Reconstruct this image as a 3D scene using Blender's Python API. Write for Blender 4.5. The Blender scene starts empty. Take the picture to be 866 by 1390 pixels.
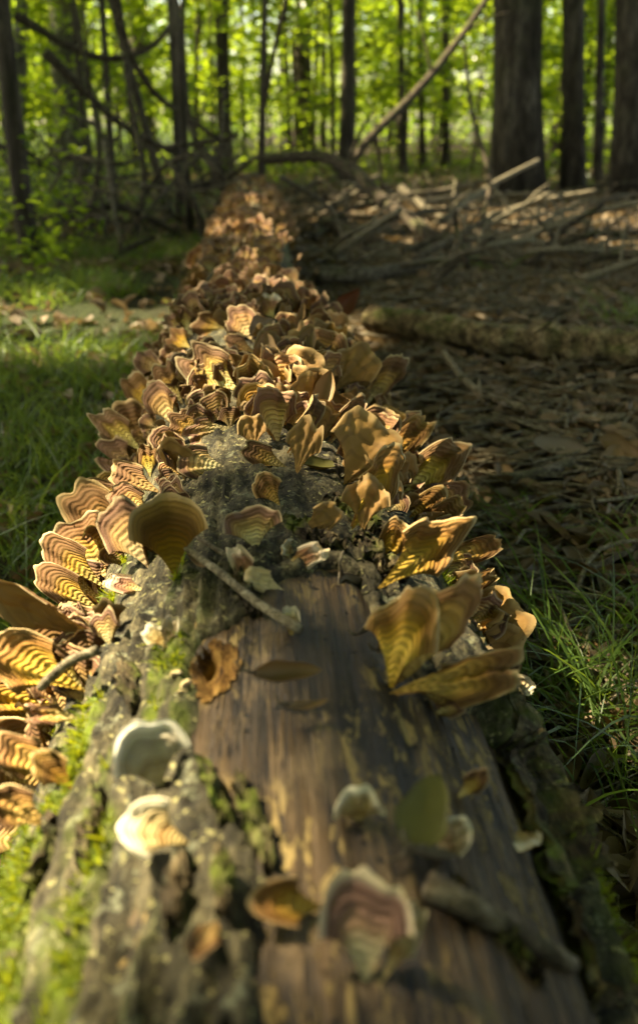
import bpy, math, random
import numpy as np
from mathutils import Vector, Matrix

random.seed(7)
RNG = np.random.default_rng(11)
rad = math.radians
SC = bpy.context.scene
COL = SC.collection

# ------------------------------------------------------------------ camera
CAM = np.array((0.0, 0.0, 0.56))
FPX = 35.0 / 36.0 * 1300.0            # focal length in photograph pixels
PITCH = math.atan(480.0 / FPX)
YAW = math.atan(93.0 / FPX * math.cos(PITCH))
_h = np.array((math.sin(YAW), math.cos(YAW), 0.0))
FWD = _h * math.cos(PITCH) + np.array((0, 0, -math.sin(PITCH)))
RIGHT = np.array((math.cos(YAW), -math.sin(YAW), 0.0))
UP = np.cross(RIGHT, FWD)
cd = bpy.data.cameras.new("camera")
cd.lens = 35.0
cd.sensor_fit = 'VERTICAL'
cd.sensor_height = 36.0 * 1390.0 / 1300.0
cd.shift_y = -45.0 / 1390.0
cd.clip_start = 0.01
cd.clip_end = 1000.0
cd.dof.use_dof = True
cd.dof.focus_distance = 0.80
cd.dof.aperture_fstop = 6.0
cd.dof.aperture_blades = 0
cam = bpy.data.objects.new("camera", cd)
COL.objects.link(cam)
M = Matrix.Identity(4)
for i in range(3):
    M[i][0] = RIGHT[i]; M[i][1] = UP[i]; M[i][2] = -FWD[i]; M[i][3] = CAM[i]
cam.matrix_world = M
SC.camera = cam

# ------------------------------------------------------------------ sky and sun
SUN_AZ, SUN_EL = rad(-66.0), rad(50.0)    # azimuth from +Y towards +X
SUN = np.array((math.sin(SUN_AZ) * math.cos(SUN_EL), math.cos(SUN_AZ) * math.cos(SUN_EL), math.sin(SUN_EL)))
w = bpy.data.worlds.new("World")
SC.world = w
w.use_nodes = True
nt = w.node_tree
sky = nt.nodes.new("ShaderNodeTexSky")
sky.sky_type = 'NISHITA'
sky.sun_disc = False
sky.sun_elevation = SUN_EL
sky.sun_rotation = SUN_AZ
sky.dust_density = 2.0
bg = nt.nodes["Background"]
bg.inputs["Strength"].default_value = 0.09
nt.links.new(sky.outputs[0], bg.inputs[0])
sd = bpy.data.lights.new("sun", 'SUN')
sd.energy = 4.4
sd.angle = rad(0.53)
sd.color = (1.0, 0.93, 0.80)
sun = bpy.data.objects.new("sun", sd)
COL.objects.link(sun)
sun.rotation_euler = Vector(-SUN).to_track_quat('-Z', 'Y').to_euler()
sun.location = (-20, 30, 40)
vs = SC.view_settings
SC.display_settings.display_device = 'sRGB'
vs.view_transform = 'Standard'
vs.look = 'None'
vs.gamma = 1.0
vs.exposure = 2.6
vs.use_white_balance = True
vs.white_balance_temperature = 8600.0
vs.white_balance_tint = 4.0
vs.use_curve_mapping = False
cy = SC.cycles
SC.render.engine = 'CYCLES'
cy.use_denoising = True
cy.max_bounces = 7
cy.diffuse_bounces = 4
cy.glossy_bounces = 2
cy.transmission_bounces = 5
cy.sample_clamp_indirect = 6.0
cy.caustics_reflective = False
cy.caustics_refractive = False

# ------------------------------------------------------------------ geometry helpers
def ray(u, v):
    d = FWD + RIGHT * ((u - 433.0) / FPX) + UP * ((650.0 - v) / FPX)
    return d                                       # depth 1 along the view axis

def project(p):
    q = np.asarray(p) - CAM
    z = q @ FWD
    return 433.0 + FPX * (q @ RIGHT) / z, 650.0 - FPX * (q @ UP) / z, z

def on_ground(u, v, z=0.0):
    d = ray(u, v)
    t = (z - CAM[2]) / d[2]
    return CAM + d * t

LR, LZ = 0.150, 0.140                              # log radius and height of its axis
def on_log(u, v, r=LR):
    d = ray(u, v); o = CAM - np.array((0, 0, LZ))
    a = d[0] ** 2 + d[2] ** 2
    b = 2 * (o[0] * d[0] + o[2] * d[2])
    c = o[0] ** 2 + o[2] ** 2 - r * r
    q = b * b - 4 * a * c
    if q < 0:
        t = -b / (2 * a)
        p = CAM + d * t
        k = np.array((p[0], 0, p[2] - LZ)); k *= r / np.linalg.norm(k)
        return np.array((k[0], p[1], LZ + k[2]))
    return CAM + d * ((-b - math.sqrt(q)) / (2 * a))

def nrm(v):
    return v / max(np.linalg.norm(v), 1e-9)

def _hash(ix, iy, iz, s):
    n = (ix * 374761393 + iy * 668265263 + iz * 2147483647 + s * 1274126177) & 0xFFFFFFFF
    n = ((n ^ (n >> 13)) * 1274126177) & 0xFFFFFFFF
    n = n ^ (n >> 16)
    return (n & 0xFFFFFF) / float(0xFFFFFF)

def vnoise(x, y, z, s=0):
    x, y, z = np.broadcast_arrays(np.asarray(x, float), np.asarray(y, float), np.asarray(z, float))
    xi, yi, zi = np.floor(x).astype(np.int64), np.floor(y).astype(np.int64), np.floor(z).astype(np.int64)
    fx, fy, fz = x - xi, y - yi, z - zi
    fx, fy, fz = fx * fx * (3 - 2 * fx), fy * fy * (3 - 2 * fy), fz * fz * (3 - 2 * fz)
    r = 0
    for dx in (0, 1):
        for dy in (0, 1):
            for dz in (0, 1):
                r = r + _hash(xi + dx, yi + dy, zi + dz, s) * (fx if dx else 1 - fx) * (fy if dy else 1 - fy) * (fz if dz else 1 - fz)
    return r

def fbm(x, y, z, s=0, o=4):
    r, a, t = 0, 1.0, 0
    for k in range(o):
        f = 2.0 ** k
        r = r + a * vnoise(np.asarray(x) * f, np.asarray(y) * f, np.asarray(z) * f, s + k * 17)
        t += a; a *= 0.5
    return r / t

def mesh_np(name, verts, faces, mat=None, smooth=True, attrs=None):
    """verts (n,3); faces: list of (k,3|4) int arrays"""
    me = bpy.data.meshes.new(name)
    verts = np.asarray(verts, np.float32)
    fl = [np.asarray(f, np.int32) for f in (faces if isinstance(faces, (list, tuple)) else [faces]) if len(f)]
    loops = np.concatenate([f.ravel() for f in fl])
    tot = np.concatenate([np.full(len(f), f.shape[1], np.int32) for f in fl])
    start = np.concatenate(([0], np.cumsum(tot)[:-1])).astype(np.int32)
    me.vertices.add(len(verts)); me.vertices.foreach_set("co", verts.ravel())
    me.loops.add(len(loops)); me.loops.foreach_set("vertex_index", loops)
    me.polygons.add(len(tot))
    me.polygons.foreach_set("loop_start", start)
    me.polygons.foreach_set("loop_total", tot)
    me.polygons.foreach_set("use_smooth", np.full(len(tot), smooth, bool))
    me.update(calc_edges=True)
    for k, a in (attrs or {}).items():
        at = me.attributes.new(k, 'FLOAT', 'POINT')
        at.data.foreach_set("value", np.asarray(a, np.float32))
    if mat:
        me.materials.append(mat)
    return me

def link(name, me, parent=None, loc=None):
    o = bpy.data.objects.new(name, me)
    COL.objects.link(o)
    if parent is not None:
        o.parent = parent
    if loc is not None:
        o.location = loc
    return o

def tag(o, label=None, cat=None, group=None, kind=None):
    for k, v in (("label", label), ("category", cat), ("group", group), ("kind", kind)):
        if v:
            o[k] = v
    return o

def grid_faces(nu, nv, off=0):
    i = np.arange(nu - 1)[:, None] * nv + np.arange(nv - 1)[None, :]
    i = i.ravel() + off
    return np.stack([i, i + 1, i + nv + 1, i + nv], 1)

class Tubes:
    def __init__(s):
        s.v, s.f, s.n = [], [], 0
    def add(s, pts, radii, sides=8, seed=0, rough=0.0, cap=True):
        pts = np.asarray(pts, float); k = len(pts)
        radii = np.broadcast_to(np.asarray(radii, float), (k,))
        t = np.gradient(pts, axis=0)
        t /= np.maximum(np.linalg.norm(t, axis=1, keepdims=True), 1e-9)
        ref = np.array((0, 0, 1.0)) if abs(t[:, 2]).mean() < 0.8 else np.array((1.0, 0, 0))
        a = np.cross(t, ref); a /= np.maximum(np.linalg.norm(a, axis=1, keepdims=True), 1e-9)
        b = np.cross(t, a)
        th = np.arange(sides) * 2 * math.pi / sides
        rr = radii[:, None] * np.ones((1, sides))
        if rough:
            sc = 1.5 / max(radii.max(), 1e-4)
            p0 = pts[:, None, :] + radii[:, None, None] * (np.cos(th)[None, :, None] * a[:, None, :] + np.sin(th)[None, :, None] * b[:, None, :])
            rr = rr * (1 + rough * (fbm(p0[..., 0] * sc, p0[..., 1] * sc, p0[..., 2] * sc * .4, seed, 2) * 2 - 1))
        v = pts[:, None, :] + rr[..., None] * (np.cos(th)[None, :, None] * a[:, None, :] + np.sin(th)[None, :, None] * b[:, None, :])
        s.v.append(v.reshape(-1, 3))
        i = (np.arange(k - 1)[:, None] * sides + np.arange(sides)[None, :])
        j = (np.arange(k - 1)[:, None] * sides + (np.arange(sides)[None, :] + 1) % sides)
        f = np.stack([i, j, j + sides, i + sides], -1).reshape(-1, 4) + s.n
        s.f.append(f)
        s.n += k * sides
        if cap:
            for e, base in ((0, 0), (k - 1, (k - 1) * sides)):
                s.v.append(pts[e][None, :])
                ring = (s.n - k * sides if e == 0 else s.n - k * sides - 1) + base + np.arange(sides)
                nx = np.roll(ring, -1)
                tip = np.full(sides, s.n)
                s.f.append(np.stack([tip, nx, ring, ring], 1)[:, :3] if e == 0 else np.stack([tip, ring, nx], 1))
                s.n += 1
        return s
    def mesh(s, name, mat, smooth=True):
        q = [f for f in s.f if f.shape[1] == 4]; t = [f for f in s.f if f.shape[1] == 3]
        return mesh_np(name, np.concatenate(s.v), q + t, mat, smooth)

def curve_pts(ctrl, n=16):
    """Catmull-Rom through control points"""
    c = np.asarray(ctrl, float)
    c = np.vstack([2 * c[0] - c[1], c, 2 * c[-1] - c[-2]])
    out = []
    segs = len(c) - 3
    per = max(2, n // segs)
    for i in range(segs):
        p0, p1, p2, p3 = c[i:i + 4]
        for t in np.linspace(0, 1, per, endpoint=(i == segs - 1)):
            out.append(0.5 * ((2 * p1) + (-p0 + p2) * t + (2 * p0 - 5 * p1 + 4 * p2 - p3) * t * t + (-p0 + 3 * p1 - 3 * p2 + p3) * t ** 3))
    return np.array(out)

# ------------------------------------------------------------------ materials
class NB:
    def __init__(s, name):
        s.m = bpy.data.materials.new(name); s.m.use_nodes = True
        s.t = s.m.node_tree; s.t.nodes.clear()
        s.out = s.t.nodes.new("ShaderNodeOutputMaterial")
    def n(s, typ, ins=None, **props):
        nd = s.t.nodes.new("ShaderNode" + typ)
        for k, v in props.items():
            setattr(nd, k, v)
        for k, v in (ins or {}).items():
            s.set(nd.inputs[k], v)
        return nd
    def set(s, sock, v):
        if isinstance(v, bpy.types.NodeSocket):
            s.t.links.new(v, sock)
        elif isinstance(v, bpy.types.Node):
            s.t.links.new(v.outputs[0], sock)
        else:
            if sock.type == 'RGBA' and len(v) == 3:
                v = (*v, 1)
            sock.default_value = v
    def math(s, op, a, b=0.0, clamp=False):
        nd = s.n("Math", operation=op, use_clamp=clamp); s.set(nd.inputs[0], a); s.set(nd.inputs[1], b)
        return nd.outputs[0]
    def mix(s, fac, a, b, blend='MIX'):
        nd = s.n("Mix", data_type='RGBA', blend_type=blend)
        s.set(nd.inputs[0], fac); s.set(nd.inputs[6], a); s.set(nd.inputs[7], b)
        return nd.outputs[2]
    def ramp(s, fac, stops, interp='LINEAR'):
        nd = s.n("ValToRGB"); r = nd.color_ramp; r.interpolation = interp
        while len(r.elements) < len(stops):
            r.elements.new(0.5)
        for e, (p, c) in zip(r.elements, stops):
            e.position = p
            e.color = (*c, 1) if hasattr(c, '__len__') else (c, c, c, 1)
        s.set(nd.inputs[0], fac)
        return nd.outputs[0]
    def noise(s, vec, scale, detail=3.0, rough=0.55, dist=0.0):
        nd = s.n("TexNoise", {"Scale": scale, "Detail": detail, "Roughness": rough, "Distortion": dist})
        if vec is not None: s.set(nd.inputs["Vector"], vec)
        return nd.outputs[0]
    def coord(s, which="Object", scale=None):
        o = s.n("TexCoord").outputs[which]
        if scale:
            o = s.n("Mapping", {"Vector": o, "Scale": scale}).outputs[0]
        return o
    def attr(s, name):
        return s.n("Attribute", attribute_name=name).outputs["Fac"]
    def rnd(s):
        return s.n("ObjectInfo").outputs["Random"]
    def bump(s, h, strength=0.5, dist=0.01):
        return s.n("Bump", {"Height": h, "Strength": strength, "Distance": dist}).outputs[0]
    def principled(s, col, rough=0.8, spec=0.3, normal=None, **kw):
        p = s.n("BsdfPrincipled", {"Base Color": col, "Roughness": rough, "Specular IOR Level": spec})
        if normal is not None: s.set(p.inputs["Normal"], normal)
        for k, v in kw.items(): s.set(p.inputs[k], v)
        return p.outputs[0]
    def done(s, sh):
        s.set(s.out.inputs[0], sh)
        return s.m
    def translucent(s, sh, col, fac):
        t = s.n("BsdfTranslucent", {"Color": col})
        return s.n("MixShader", {0: fac, 1: sh, 2: t}).outputs[0]

def mat_cap(name, stops, trans=0.08, bands=0.62, edge=(0.50, 0.39, 0.22), edge_w=0.02, dirt=0.4):
    b = NB(name)
    o = b.coord("Object")
    z = b.attr("zone")
    rn = b.rnd()
    wob = b.noise(o, 60.0, 2.0)
    zz = b.math('ADD', z, b.math('MULTIPLY', b.math('SUBTRACT', wob, 0.5), 0.045))
    zsh = b.math('ADD', zz, b.math('MULTIPLY', b.math('SUBTRACT', rn, 0.5), 0.16))
    col = b.ramp(zsh, [(p, (min(.8, c[0] * 1.18 + .012), min(.75, c[1] * 1.24 + .010), c[2] * 1.6 + .006)) for p, c in stops])
    # concentric fine growth lines
    fr = b.math('ADD', 68.0, b.math('MULTIPLY', rn, 36.0))
    z3 = b.math('ADD', zz, b.math('MULTIPLY', b.math('SUBTRACT', b.noise(o, 150.0, 2.0), 0.5), 0.022))
    s1 = b.math('SINE', b.math('MULTIPLY', z3, fr))
    s2 = b.math('SINE', b.math('ADD', b.math('MULTIPLY', zz, 17.0), b.math('MULTIPLY', rn, 40.0)))
    ln = b.math('ADD', b.math('MULTIPLY', s1, 0.65), b.math('MULTIPLY', s2, 0.35))
    lm = b.math('MAXIMUM', b.ramp(s1, [(0.10, 0.0), (0.75, 1.0)]), b.ramp(s2, [(0.55, 0.0), (0.9, 0.8)]))
    nsm = b.noise(o, 45.0, 3.0)
    lm = b.math('MULTIPLY', lm, b.math('MULTIPLY', nsm, bands * 1.7), True)
    col = b.mix(lm, col, (0.105, 0.052, 0.018))
    # blotches and grime
    bl = b.noise(o, 18.0, 5.0, 0.65)
    col = b.mix(b.math('MULTIPLY', b.ramp(bl, [(0.45, 0.0), (0.75, 1.0)]), dirt), col, (0.10, 0.055, 0.02))
    hs = b.n("HueSaturation", {"Hue": b.math('ADD', 0.498, b.math('MULTIPLY', rn, 0.020)), "Saturation": b.math('ADD', 0.90, b.math('MULTIPLY', rn, 0.25)),
                               "Value": b.math('ADD', 0.75, b.math('MULTIPLY', b.math('FRACT', b.math('MULTIPLY', rn, 7.31)), 0.5)), "Color": col})
    col = hs.outputs[0]
    # pale growing margin
    em = b.ramp(z, [(0.0, 0.0), (1.0 - edge_w * 2.2, 0.0), (1.0 - edge_w * 0.6, 1.0), (1.0, 1.0)])
    col = b.mix(b.math('MULTIPLY', em, b.math('ADD', -0.15, b.math('MULTIPLY', b.noise(o, 40.0, 2.0), 1.7)), True), col, edge)
    hair = b.noise(o, 420.0, 3.0, 0.7)
    h = b.math('ADD', b.math('MULTIPLY', ln, 0.35), b.math('ADD', b.math('MULTIPLY', hair, 0.5), b.math('MULTIPLY', bl, 0.8)))
    sh = b.principled(col, 0.82, 0.22, b.bump(h, 0.75, 0.0022))
    return b.done(b.translucent(sh, b.mix(0.4, col, (0.55, 0.26, 0.06)), trans))

CAPS = {
    'ochre': mat_cap("fungus_cap_ochre", [(0.0, (0.30, 0.20, 0.075)), (0.25, (0.41, 0.28, 0.10)), (0.45, (0.38, 0.235, 0.065)), (0.58, (0.33, 0.165, 0.034)), (0.70, (0.27, 0.125, 0.032)), (0.78, (0.12, 0.047, 0.018)), (0.93, (0.15, 0.062, 0.028))]),
    'brown': mat_cap("fungus_cap_brown", [(0.0, (0.27, 0.165, 0.045)), (0.3, (0.31, 0.17, 0.040)), (0.5, (0.25, 0.115, 0.024)), (0.64, (0.16, 0.062, 0.015)), (0.82, (0.115, 0.043, 0.015)), (0.95, (0.24, 0.12, 0.040))], edge=(0.46, 0.33, 0.16), edge_w=0.035),
    'pale': mat_cap("fungus_cap_pale", [(0.0, (0.48, 0.37, 0.14)), (0.35, (0.56, 0.43, 0.155)), (0.55, (0.46, 0.29, 0.075)), (0.72, (0.34, 0.18, 0.045)), (0.80, (0.14, 0.055, 0.026)), (0.93, (0.20, 0.10, 0.05))], bands=0.6),
    'orange': mat_cap("fungus_cap_orange", [(0.0, (0.29, 0.145, 0.028)), (0.3, (0.44, 0.245, 0.048)), (0.5, (0.50, 0.285, 0.060)), (0.7, (0.38, 0.18, 0.034)), (0.83, (0.20, 0.078, 0.022)), (0.95, (0.28, 0.13, 0.045))], bands=0.55, edge=(0.55, 0.42, 0.22)),
    'white': mat_cap("fungus_cap_white_margin", [(0.0, (0.40, 0.26, 0.09)), (0.3, (0.46, 0.31, 0.11)), (0.48, (0.26, 0.13, 0.04)), (0.58, (0.42, 0.29, 0.11)), (0.74, (0.40, 0.27, 0.11)), (0.86, (0.52, 0.42, 0.22)), (0.95, (0.60, 0.52, 0.32))], bands=0.3, edge=(0.70, 0.63, 0.45), edge_w=0.05, dirt=0.15, trans=0.1),
    'grey': mat_cap("fungus_cap_grey", [(0.0, (0.30, 0.24, 0.12)), (0.3, (0.38, 0.31, 0.165)), (0.45, (0.18, 0.14, 0.07)), (0.6, (0.38, 0.32, 0.18)), (0.75, (0.20, 0.165, 0.09)), (0.86, (0.46, 0.39, 0.23)), (0.95, (0.58, 0.51, 0.33))], bands=0.3, edge=(0.80, 0.76, 0.62), edge_w=0.06, dirt=0.2, trans=0.1),
    'rose': mat_cap("fungus_cap_rose", [(0.0, (0.46, 0.34, 0.13)), (0.35, (0.54, 0.41, 0.17)), (0.5, (0.30, 0.16, 0.06)), (0.62, (0.27, 0.125, 0.065)), (0.78, (0.20, 0.085, 0.05)), (0.88, (0.48, 0.30, 0.18)), (0.95, (0.64, 0.48, 0.30))], bands=0.2, edge=(0.70, 0.56, 0.36), edge_w=0.05, dirt=0.15, trans=0.1),
}

def mat_under(name, col_a, col_b, trans=0.25):
    b = NB(name)
    o = b.coord("Object")
    n1 = b.noise(o, 25.0, 4.0, 0.6)
    rn = b.rnd()
    col = b.mix(b.ramp(n1, [(0.3, 0.0), (0.7, 1.0)]), col_a, col_b)
    z = b.attr("zone")
    s1 = b.math('SINE', b.math('ADD', b.math('MULTIPLY', z, 26.0), b.math('MULTIPLY', n1, 5.0)))
    col = b.mix(b.math('MULTIPLY', b.ramp(s1, [(0.4, 0.0), (0.95, 1.0)]), 0.35), col, tuple(c * 0.45 for c in col_a))
    col = b.mix(b.ramp(z, [(0.90, 0.0), (0.99, 0.4)]), col, (0.46, 0.35, 0.18))
    hs = b.n("HueSaturation", {"Value": b.math('ADD', 0.75, b.math('MULTIPLY', rn, 0.5)), "Color": col})
    col = hs.outputs[0]
    v = b.noise(o, 90.0, 4.0, 0.7, 1.5)
    sh = b.principled(col, 0.7, 0.3, b.bump(v, 0.4, 0.0015))
    return b.done(b.translucent(sh, b.mix(0.4, col, (0.5, 0.25, 0.07)), trans))
UNDER = mat_under("fungus_underside_tan", (0.21, 0.105, 0.028), (0.31, 0.175, 0.052), 0.12)
UNDER_PALE = mat_under("fungus_underside_cream", (0.46, 0.34, 0.16), (0.58, 0.47, 0.27), 0.16)

def mat_leaf(name, ca, cb, tcol, trans=0.5, rough=0.5, bump=0.2, scale=12.0):
    b = NB(name)
    o = b.coord("Object")
    g = b.n("NewGeometry").outputs["Random Per Island"]
    n1 = b.noise(o, scale, 3.0)
    k = b.math('ADD', b.math('MULTIPLY', n1, 0.5), b.math('MULTIPLY', g, 0.5))
    col = b.mix(k, ca, cb)
    tc = b.mix(g, tcol, tuple(min(1, c * q) for c, q in zip(tcol, (1.35, 1.15, 0.9))))
    sh = b.principled(col, rough, 0.4)
    return b.done(b.translucent(sh, tc, trans))
LEAF_GREEN = mat_leaf("leaf_green", (0.035, 0.085, 0.012), (0.075, 0.14, 0.02), (0.22, 0.36, 0.025), 0.5, 0.45, scale=2.0)
LEAF_UNDER = mat_leaf("leaf_understory", (0.03, 0.085, 0.014), (0.07, 0.13, 0.02), (0.31, 0.45, 0.04), 0.64, 0.26, scale=2.0)
GRASS = mat_leaf("grass_blade", (0.035, 0.085, 0.018), (0.09, 0.15, 0.03), (0.20, 0.30, 0.04), 0.45, 0.45, scale=5.0)
MOSS = mat_leaf("moss_shoot", (0.07, 0.12, 0.010), (0.16, 0.21, 0.015), (0.30, 0.36, 0.03), 0.4, 0.7, scale=30.0)

def mat_dry(name, ca, cb, trans=0.2):
    b = NB(name)
    o = b.coord("Object")
    g = b.n("NewGeometry").outputs["Random Per Island"]
    n1 = b.noise(o, 35.0, 4.0, 0.65)
    k = b.math('ADD', b.math('MULTIPLY', n1, 0.6), b.math('MULTIPLY', g, 0.55), True)
    col = b.mix(k, ca, cb)
    col = b.mix(b.math('MULTIPLY', b.ramp(b.noise(o, 14.0, 5.0, 0.7), [(0.55, 0.0), (0.72, 1.0)]), 0.55), col, tuple(c * 0.35 for c in ca))
    sh = b.principled(col, 0.6, 0.35, b.bump(b.noise(o, 160.0, 3.0), 0.35, 0.001))
    return b.done(b.translucent(sh, b.mix(0.3, col, (0.5, 0.3, 0.1)), trans))
DRY = mat_dry("dry_leaf_litter", (0.035, 0.022, 0.011), (0.27, 0.19, 0.105))
DRY_BROWN = mat_dry("dry_leaf_brown", (0.15, 0.085, 0.035), (0.27, 0.17, 0.075))
DRY_GREY = mat_dry("dry_leaf_grey", (0.14, 0.105, 0.07), (0.25, 0.20, 0.14), 0.12)
DRY_RED = mat_dry("dry_leaf_red", (0.12, 0.035, 0.014), (0.20, 0.06, 0.02))
DRY_OLIVE = mat_dry("leaf_olive", (0.10, 0.095, 0.022), (0.17, 0.155, 0.04), 0.3)

def mat_bark(name, ca, cb, cc, scale=1.0, moss=0.0, stretch=(1, 1, 0.25), dist=0.02, use_moss_attr=False, lichen=0.0, rough=0.9):
    b = NB(name)
    o = b.coord("Object", tuple(scale * k for k in stretch))
    n1 = b.noise(o, 9.0, 6.0, 0.68, 0.3)
    n2 = b.noise(o, 40.0, 5.0, 0.7)
    n3 = b.noise(b.coord("Object"), 3.0 * scale, 3.0)
    col = b.ramp(n1, [(0.36, ca), (0.50, cb), (0.64, cc)])
    col = b.mix(b.math('MULTIPLY', b.ramp(n2, [(0.38, 1.0), (0.55, 0.0)]), 0.8), col, tuple(c * 0.3 for c in ca))
    if lichen:
        lo = b.noise(b.coord("Object"), 70.0, 6.0, 0.75)
        col = b.mix(b.ramp(lo, [(0.56, 0.0), (0.66, lichen)]), col, (0.30, 0.31, 0.20))
        lo2 = b.noise(b.coord("Object"), 190.0, 3.0, 0.6)
        col = b.mix(b.ramp(lo2, [(0.62, 0.0), (0.66, lichen)]), col, (0.48, 0.44, 0.20))
    if moss:
        up = b.n("SeparateXYZ", {0: b.n("NewGeometry").outputs["Normal"]}).outputs[2]
        f = b.math('MULTIPLY', b.ramp(n3, [(0.50, 0.0), (0.62, 1.0)]), b.math('MULTIPLY', b.math('ADD', up, 0.3, True), moss), True)
        col = b.mix(f, col, (0.07, 0.10, 0.014))
    if use_moss_attr:
        f = b.math('MULTIPLY', b.attr("moss"), b.ramp(b.noise(b.coord("Object"), 60.0, 5.0, 0.7), [(0.35, 0.0), (0.6, 1.0)]))
        col = b.mix(f, col, (0.10, 0.135, 0.012))
    h = b.math('ADD', n1, b.math('MULTIPLY', n2, 0.5))
    return b.done(b.principled(col, rough, 0.25, b.bump(h, 0.9, dist)))
BARK_TREE = mat_bark("tree_bark", (0.030, 0.022, 0.014), (0.075, 0.058, 0.040), (0.14, 0.115, 0.085), 1.0, 0.35, (1, 1, 0.2), 0.03)
BARK_PALE = mat_bark("tree_bark_pale", (0.06, 0.055, 0.042), (0.14, 0.125, 0.095), (0.24, 0.22, 0.17), 1.0, 0.5, (1, 1, 0.25), 0.02)
BRANCH = mat_bark("dead_branch_bark", (0.05, 0.035, 0.022), (0.13, 0.10, 0.065), (0.25, 0.21, 0.15), 6.0, 0.2, (1, 1, 1), 0.004)
BRANCH_DARK = mat_bark("dark_dead_bark", (0.025, 0.017, 0.010), (0.070, 0.050, 0.030), (0.15, 0.115, 0.075), 4.0, 0.3, (1, 1, 1), 0.006)
BRANCH_MOSS = mat_bark("mossy_branch_bark", (0.035, 0.023, 0.009), (0.16, 0.115, 0.052), (0.33, 0.26, 0.14), 4.0, 0.6, (1, 1, 1), 0.008)
TWIG = mat_bark("twig_bark", (0.08, 0.062, 0.036), (0.20, 0.165, 0.105), (0.36, 0.31, 0.215), 12.0, 0.0, (1, 1, 1), 0.002)
BARK_LOG = mat_bark("log_bark", (0.012, 0.010, 0.0055), (0.055, 0.047, 0.027), (0.15, 0.125, 0.070), 7.0, 0.0, (1, 0.35, 1), 0.008, True, 0.5)
BARK_SLAB = mat_bark("loose_bark", (0.016, 0.011, 0.006), (0.068, 0.048, 0.026), (0.18, 0.132, 0.068), 7.0, 0.0, (1, 0.25, 1), 0.005, True, 0.3)

def mat_wood():
    b = NB("bare_wood")
    o = b.coord("Object")
    og = b.coord("Object", (95.0, 4.0, 95.0))
    oh = b.coord("Object", (330.0, 12.0, 330.0))
    g1 = b.noise(og, 1.0, 5.0, 0.62, 0.4)
    g2 = b.noise(oh, 1.0, 4.0, 0.7, 0.3)
    big = b.noise(b.coord("Object", (14.0, 4.0, 14.0)), 1.0, 3.0)
    col = b.ramp(g1, [(0.36, (0.007, 0.004, 0.0015)), (0.48, (0.034, 0.019, 0.007)), (0.60, (0.082, 0.047, 0.018)), (0.74, (0.19, 0.115, 0.045))])
    col = b.mix(b.ramp(big, [(0.48, 0.0), (0.66, 0.85)]), col, (0.012, 0.008, 0.0045))
    mot = b.noise(b.coord("Object", (40.0, 15.0, 40.0)), 1.0, 5.0, 0.7)
    col = b.mix(b.ramp(mot, [(0.50, 0.0), (0.62, 0.6)]), col, b.mix(g2, (0.12, 0.074, 0.034), (0.23, 0.16, 0.085)))
    # flaking pale patches of inner bark
    fl = b.noise(b.coord("Object", (150.0, 42.0, 150.0)), 1.0, 6.0, 0.68, 0.5)
    msk = b.ramp(fl, [(0.535, 0.0), (0.57, 1.0)])
    msk = b.math('MULTIPLY', msk, b.ramp(b.noise(b.coord("Object", (11.0, 6.0, 11.0)), 1.0, 2.0), [(0.40, 0.0), (0.52, 1.0)]))
    col = b.mix(msk, col, b.mix(g2, (0.20, 0.13, 0.045), (0.36, 0.265, 0.11)))
    col = b.mix(b.ramp(g2, [(0.30, 0.75), (0.46, 0.0)]), col, (0.025, 0.017, 0.012))
    ck = b.math('ABSOLUTE', b.math('SUBTRACT', b.noise(b.coord("Object", (60.0, 2.6, 60.0)), 1.0, 4.0, 0.6, 0.6), 0.5))
    ckm = b.ramp(ck, [(0.0, 0.85), (0.009, 0.0)])
    col = b.mix(ckm, col, (0.004, 0.003, 0.002))
    hl = b.n("TexVoronoi", {"Vector": o, "Scale": 95.0}).outputs[0]
    hm = b.math('MULTIPLY', b.ramp(hl, [(0.12, 1.0), (0.17, 0.0)]), b.ramp(b.noise(o, 22.0, 1.0), [(0.52, 0.0), (0.56, 1.0)]))
    col = b.mix(hm, col, (0.003, 0.002, 0.001))
    h = b.math('ADD', b.math('ADD', b.math('SUBTRACT', g1, b.math('ADD', ckm, hm)), b.math('MULTIPLY', g2, 0.6)), b.math('MULTIPLY', msk, 0.5))
    rg = b.math('ADD', 0.42, b.math('ADD', b.math('MULTIPLY', g2, 0.25), b.math('MULTIPLY', msk, 0.3)))
    return b.done(b.principled(col, rg, 0.3, b.bump(h, 1.0, 0.004)))
WOOD = mat_wood()

def mat_ground():
    b = NB("forest_floor")
    o = b.coord("Object")
    n1 = b.noise(o, 1.3, 5.0, 0.6)
    n2 = b.noise(o, 28.0, 6.0, 0.7)
    col = b.ramp(n2, [(0.3, (0.010, 0.007, 0.004)), (0.5, (0.030, 0.021, 0.012)), (0.75, (0.08, 0.058, 0.034))])
    gx = b.n("SeparateXYZ", {0: o})
    side = b.ramp(b.math('ADD', b.math('MULTIPLY', gx.outputs[0], -0.35), b.math('MULTIPLY', n1, 0.6)), [(0.3, 0.0), (0.65, 0.85)])
    col = b.mix(side, col, b.mix(n2, (0.016, 0.03, 0.008), (0.05, 0.075, 0.02)))
    return b.done(b.principled(col, 0.95, 0.15, b.bump(n2, 1.0, 0.03)))
GROUND = mat_ground()

# ------------------------------------------------------------------ ground
def axis_coords(lim_lo, lim_hi, fine_lo, fine_hi, step, grow=1.22):
    c = list(np.arange(fine_lo, fine_hi + step * 0.5, step))
    s = step
    while c[-1] < lim_hi:
        s *= grow; c.append(c[-1] + s)
    s = step
    while c[0] > lim_lo:
        s *= grow; c.insert(0, c[0] - s)
    return np.array(c)

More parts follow.
